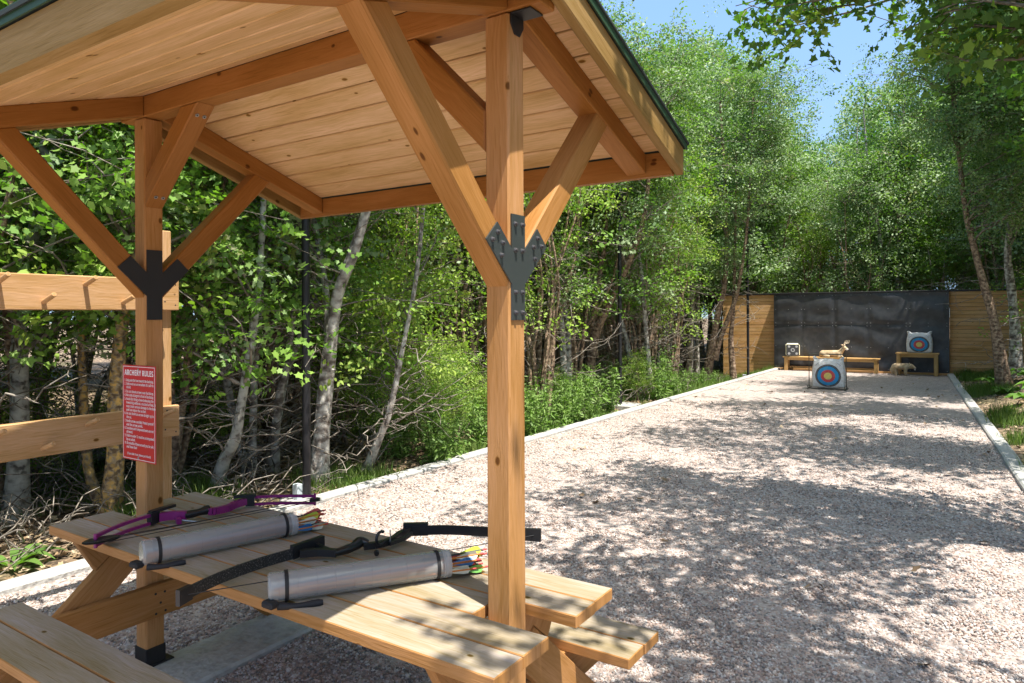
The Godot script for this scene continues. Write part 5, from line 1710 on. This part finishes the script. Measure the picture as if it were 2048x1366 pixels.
	for zi in zones.size():
		var zn: Array = zones[zi]
		var made := 0
		var tries := 0
		var total := 0
		for w in zn[6]:
			total += w
		while made < zn[4] and tries < 4000:
			tries += 1
			var p := Vector3(rng.randf_range(zn[0], zn[1]), 0, rng.randf_range(zn[2], zn[3]))
			var ok := true
			for u in used:
				if u.distance_to(p) < zn[5]:
					ok = false
					break
			# keep clear of the named stems at the kerb
			for u in [Vector3(-5.46, 0, -4.75), Vector3(-6.1, 0, -3.05), Vector3(-5.9, 0, -3.9), Vector3(-5.3, 0, -5.3), Vector3(-6.3, 0, -12.3), Vector3(-5.5, 0, -17.5), Vector3(-7.1, 0, -11.5)]:
				if u.distance_to(p) < 0.55:
					ok = false
			if p.x > -7.6 and p.x < -4.4 and p.z < -15.2 and p.z > -22.9:
				ok = false
			if not ok:
				continue
			var pick := rng.randi_range(0, total - 1)
			var k := 0
			while pick >= zn[6][k]:
				pick -= zn[6][k]
				k += 1
			if k == 2 and zi < 2 and p.z < -7.0:
				k = 5
			p.y = ground_y(p.x, p.z)
			used.append(Vector3(p.x, 0, p.z))
			made += 1
			# two grown forms of each kind, then copies
			var forms := 0
			for pr in protos:
				if pr[0] == k:
					forms += 1
			if forms < 2:
				var q: Array = kinds[k]
				var st: Array = q[0] if forms == 0 else random_stems(q[0].size(), q[0][0][0][4].y, 0.45, q[0][0][1])
				var tr := make_tree(labels[k][0], labels[k][1] + " " + where[zi], "tree", p, labels[k][2] + " " + where[zi], st, q[1], q[2], q[3], q[4], q[5])
				protos.append([k, tr])
			else:
				var mine := []
				for pr in protos:
					if pr[0] == k:
						mine.append(pr[1])
				var src: Node3D = mine[rng.randi() % mine.size()]
				copy_of(src, p, rng.randf() * TAU, rng.randf_range(zn[7], zn[8]), labels[k][1] + " " + where[zi], labels[k][2] + " " + where[zi])

# ================================================================== undergrowth and litter
func undergrowth() -> void:
	# tall feathery weeds along the left kerb
	var wm := MB.new()
	for k in 34:
		var a := rng.randf() * TAU
		var r := rng.randf() * 0.24
		var p0 := Vector3(cos(a) * r, -0.05, sin(a) * r)
		var h := rng.randf_range(0.45, 0.95)
		var p1 := p0 + Vector3(cos(a) * h * 0.2 + rng.randfn() * 0.04, h, sin(a) * h * 0.2 + rng.randfn() * 0.04)
		var w := wander(p0, p1, 5, 0.012)
		sweep(wm, w, [0.004, 0.004, 0.0035, 0.003, 0.0025, 0.002], 4, false, Color(0.10, 0.16, 0.04))
		for j in 30:
			var t := rng.randf_range(0.12, 1.0)
			var p: Vector3 = w[int(t * 5.0)].lerp(w[mini(int(t * 5.0) + 1, 5)], fmod(t * 5.0, 1.0))
			var bs := Basis.from_euler(Vector3(rng.randfn() * 0.5, rng.randf() * TAU, rng.randf_range(-0.8, 0.5)))
			var g := rng.randf()
			oval_leaf(wm, Transform3D(bs, p), rng.randf_range(0.05, 0.12) * (1.2 - t * 0.6), Color(0.15, 0.26, 0.06).lerp(Color(0.28, 0.40, 0.12), g), 0.13)
	var weed := wm.mesh(M.leaf)
	var spots := [[-5.1, -6.2, 0.85], [-5.35, -6.7, 0.9], [-5.15, -7.3, 0.8], [-5.6, -6.1, 0.7], [-5.15, -8.0, 0.9], [-5.2, -8.6, 1.0], [-5.5, -8.9, 0.9], [-5.45, -7.6, 0.9], [-5.55, -10.4, 1.0], [-5.15, -9.3, 0.9], [-5.3, -10.0, 1.0], [-5.7, -9.8, 1.0], [-5.35, -10.8, 1.05], [-5.9, -10.9, 1.0], [-5.75, -12.6, 1.1], [-5.3, -13.0, 0.9], [-5.6, -13.6, 1.35], [-5.9, -14.2, 1.2], [-5.25, -14.2, 0.8], [-5.5, -14.9, 0.8], [-5.3, -15.6, 0.6], [-5.2, -16.2, 0.5]]
	for s in spots:
		var t := thing("weed_clump", "feathery light green weeds growing along the concrete kerb below the wood", "weed", Vector3(s[0], ground_y(s[0], s[1]), s[1]), "feathery weeds along the kerb", rng.randf() * TAU)
		t.scale = Vector3(1.1, 1.0, 1.1) * s[2]
		put(t, "foliage", weed)
	# broad leaved plants
	var bsp := [[0.75, -14.2, 1.0, "broad leaved green plant on the bank right of the lane"], [0.95, -15.4, 1.2, "broad leaved green plant on the bank right of the lane"], [0.45, -16.3, 0.9, "broad leaved green plant on the bank right of the lane"], [0.9, -17.6, 1.1, "broad leaved green plant on the bank right of the lane"], [0.3, -18.6, 0.9, "broad leaved green plant on the bank right of the lane"], [0.75, -11.2, 0.7, "broad leaved green plant on the bank right of the lane"], [0.85, -9.3, 0.6, "broad leaved green plant on the bank right of the lane"],
		[-5.45, -2.1, 0.75, "arching long leaved plant between kerb and bow rack"], [-5.25, -5.05, 0.55, "pale broad leaved plant at the foot of the slender stem"], [-5.5, -1.3, 0.8, "low leafy plant at the kerb under the bow rack"]]
	for s in bsp:
		var t := thing("leafy_plant", s[3], "plant", Vector3(s[0], ground_y(s[0], s[1]) - 0.02, s[1]), "broad leaved plants on the bank" if s[0] > 0.0 else "", rng.randf() * TAU)
		for k in 11:
			var a := k * 2.4
			var mb := MB.new()
			var l: float = rng.randf_range(0.22, 0.4) * s[2]
			var wd: float = (0.33 if s[0] > 0.0 or s[1] < -4.0 else 0.13) * l
			var lift := rng.randf_range(0.5, 1.1)
			var d := Vector3(cos(a), 0, sin(a))
			var sd := Vector3(-d.z, 0, d.x)
			var g := rng.randf()
			var c := Color(0.11, 0.22, 0.05).lerp(Color(0.20, 0.34, 0.08), g)
			for j in 7:
				var f := j / 6.0
				var mid: Vector3 = d * l * (0.15 + f) + Vector3.UP * (l * lift * (f * 1.1 - f * f * 0.95) + 0.04 * s[2])
				var ww: float = wd * sin(PI * pow(f, 0.75)) + 0.002
				for e in [-1.0, 0.0, 1.0]:
					mb.vert(mid + sd * e * ww + Vector3.UP * absf(e) * ww * 0.35, (Vector3.UP - d * 0.3).normalized(), Vector2.ZERO, c)
			for j in 6:
				for e in 2:
					var q := j * 3 + e
					mb.tri(q, q + 1, q + 4)
					mb.tri(q, q + 4, q + 3)
			put(t, "leaf", mb.mesh(M.leaf))
	# grass on the bank and below the trees
	var gm := MB.new()
	for k in 26:
		var a := rng.randf() * TAU
		var p := Vector3(rng.randfn() * 0.05, -0.01, rng.randfn() * 0.05)
		var h := rng.randf_range(0.07, 0.22)
		var d := Vector3(cos(a), 0, sin(a))
		var sd := Vector3(-d.z, 0, d.x) * 0.0028
		var c := Color(0.14, 0.24, 0.06).lerp(Color(0.28, 0.36, 0.12), rng.randf())
		var s := gm.v.size()
		for q in [[p - sd, 0], [p + sd, 0], [p + d * h * 0.25 + Vector3.UP * h * 0.7 - sd * 0.7, 0], [p + d * h * 0.25 + Vector3.UP * h * 0.7 + sd * 0.7, 0], [p + d * h * 0.6 + Vector3.UP * h, 0]]:
			gm.vert(q[0], (Vector3.UP * 0.5 + d).normalized(), Vector2.ZERO, c)
		gm.tri(s, s + 1, s + 3)
		gm.tri(s, s + 3, s + 2)
		gm.tri(s + 2, s + 3, s + 4)
	var tuft := gm.mesh(M.leaf)
	var cover := noise(FastNoiseLite.TYPE_SIMPLEX_SMOOTH, 0.5, 101, 2)
	var xf := []
	for k in 40000:
		if xf.size() >= 5200:
			break
		var right := rng.randf() < 0.45
		var z := rng.randf_range(-23.0, -1.5)
		var x := kerb_right(z) + 0.18 + absf(rng.randfn()) * 1.4 if right else -5.0 - absf(rng.randfn()) * 2.2
		if cover.get_noise_2d(x, z) < (0.22 if right else 0.14):
			continue
		xf.append(Transform3D(Basis(Vector3.UP, rng.randf() * TAU).scaled(Vector3.ONE * rng.randf_range(0.6, 1.3)), Vector3(x, ground_y(x, z), z)))
	stuff("grass", tuft, xf, "patchy green grass growing on the bank and under the trees", "grass", [Color(1, 1, 1), Color(0.8, 0.9, 0.7), Color(1.15, 1.1, 0.8)])
	# fallen leaves and sticks under the wood
	var lm := MB.new()
	maple_leaf(lm, Transform3D.IDENTITY, 0.06, Color.WHITE)
	var leaf := lm.mesh(M.litter)
	xf = []
	for k in 15000:
		var z := rng.randf_range(-20.0, 0.5)
		var x := -4.98 - absf(rng.randfn()) * 2.6
		if k % 6 == 0:
			x = kerb_right(z) + 0.15 + absf(rng.randfn()) * 1.2
		elif k % 150 == 1:
			x = rng.randf_range(-4.8, 0.2)
		var y := ground_y(x, z)
		if x > -4.82 and x < kerb_right(z):
			y = 0.012
		xf.append(Transform3D(Basis.from_euler(Vector3(rng.randfn() * 0.35, rng.randf() * TAU, rng.randfn() * 0.35)).scaled(Vector3.ONE * rng.randf_range(0.6, 1.2)), Vector3(x, y + 0.012, z)))
	stuff("leaf_litter", leaf, xf, "dry brown fallen leaves scattered under the trees", "leaves", [Color(0.26, 0.17, 0.09), Color(0.36, 0.26, 0.15), Color(0.18, 0.12, 0.07), Color(0.44, 0.34, 0.22), Color(0.14, 0.09, 0.05)])
	var km := MB.new()
	for k in 5:
		var a := rng.randf() * TAU
		var l := rng.randf_range(0.25, 0.8)
		var p := Vector3(rng.randfn() * 0.2, 0.02 + rng.randf() * 0.1, rng.randfn() * 0.2)
		sweep(km, wander(p, p + Vector3(cos(a), rng.randf_range(-0.05, 0.7), sin(a)) * l, 4, 0.03), [0.006, 0.0055, 0.005, 0.004, 0.0025], 5, false)
	var stick := km.mesh(M.twig)
	xf = []
	for k in 330:
		var z := rng.randf_range(-19.0, 0.5)
		var x := -5.25 - absf(rng.randfn()) * 2.2
		xf.append(Transform3D(Basis(Vector3.UP, rng.randf() * TAU).scaled(Vector3.ONE * rng.randf_range(0.6, 1.3)), Vector3(x, ground_y(x, z), z)))
	stuff("dead_sticks", stick, xf, "tangle of dead grey sticks on the floor of the wood", "sticks", [])
	# a few stones set along the kerb
	var rock := SphereMesh.new()
	rock.radial_segments = 12
	rock.rings = 7
	rock.radius = 0.09
	rock.height = 0.11
	var r1 := put(self, "stone", rock, M.bark_pale, Transform3D(Basis(Vector3.UP, 0.4).scaled(Vector3(1.2, 1, 0.9)), Vector3(-6.55, ground_y(-6.55, -3.3) + 0.05, -3.3)))
	tag(r1, "rounded pale stone at the foot of the lichen crusted stems", "stone")

func stuff(called: String, mesh: Mesh, xf: Array, label: String, category: String, cols: Array) -> void:
	var mm := MultiMesh.new()
	mm.transform_format = MultiMesh.TRANSFORM_3D
	mm.use_colors = not cols.is_empty()
	mm.mesh = mesh
	mm.instance_count = xf.size()
	for k in xf.size():
		mm.set_instance_transform(k, xf[k])
		if not cols.is_empty():
			mm.set_instance_color(k, cols[rng.randi() % cols.size()] * rng.randf_range(0.85, 1.15))
	var o := MultiMeshInstance3D.new()
	o.name = numbered(self, called)
	o.multimesh = mm
	add_child(o)
	o.set_meta("kind", "stuff")
	tag(o, label, category)
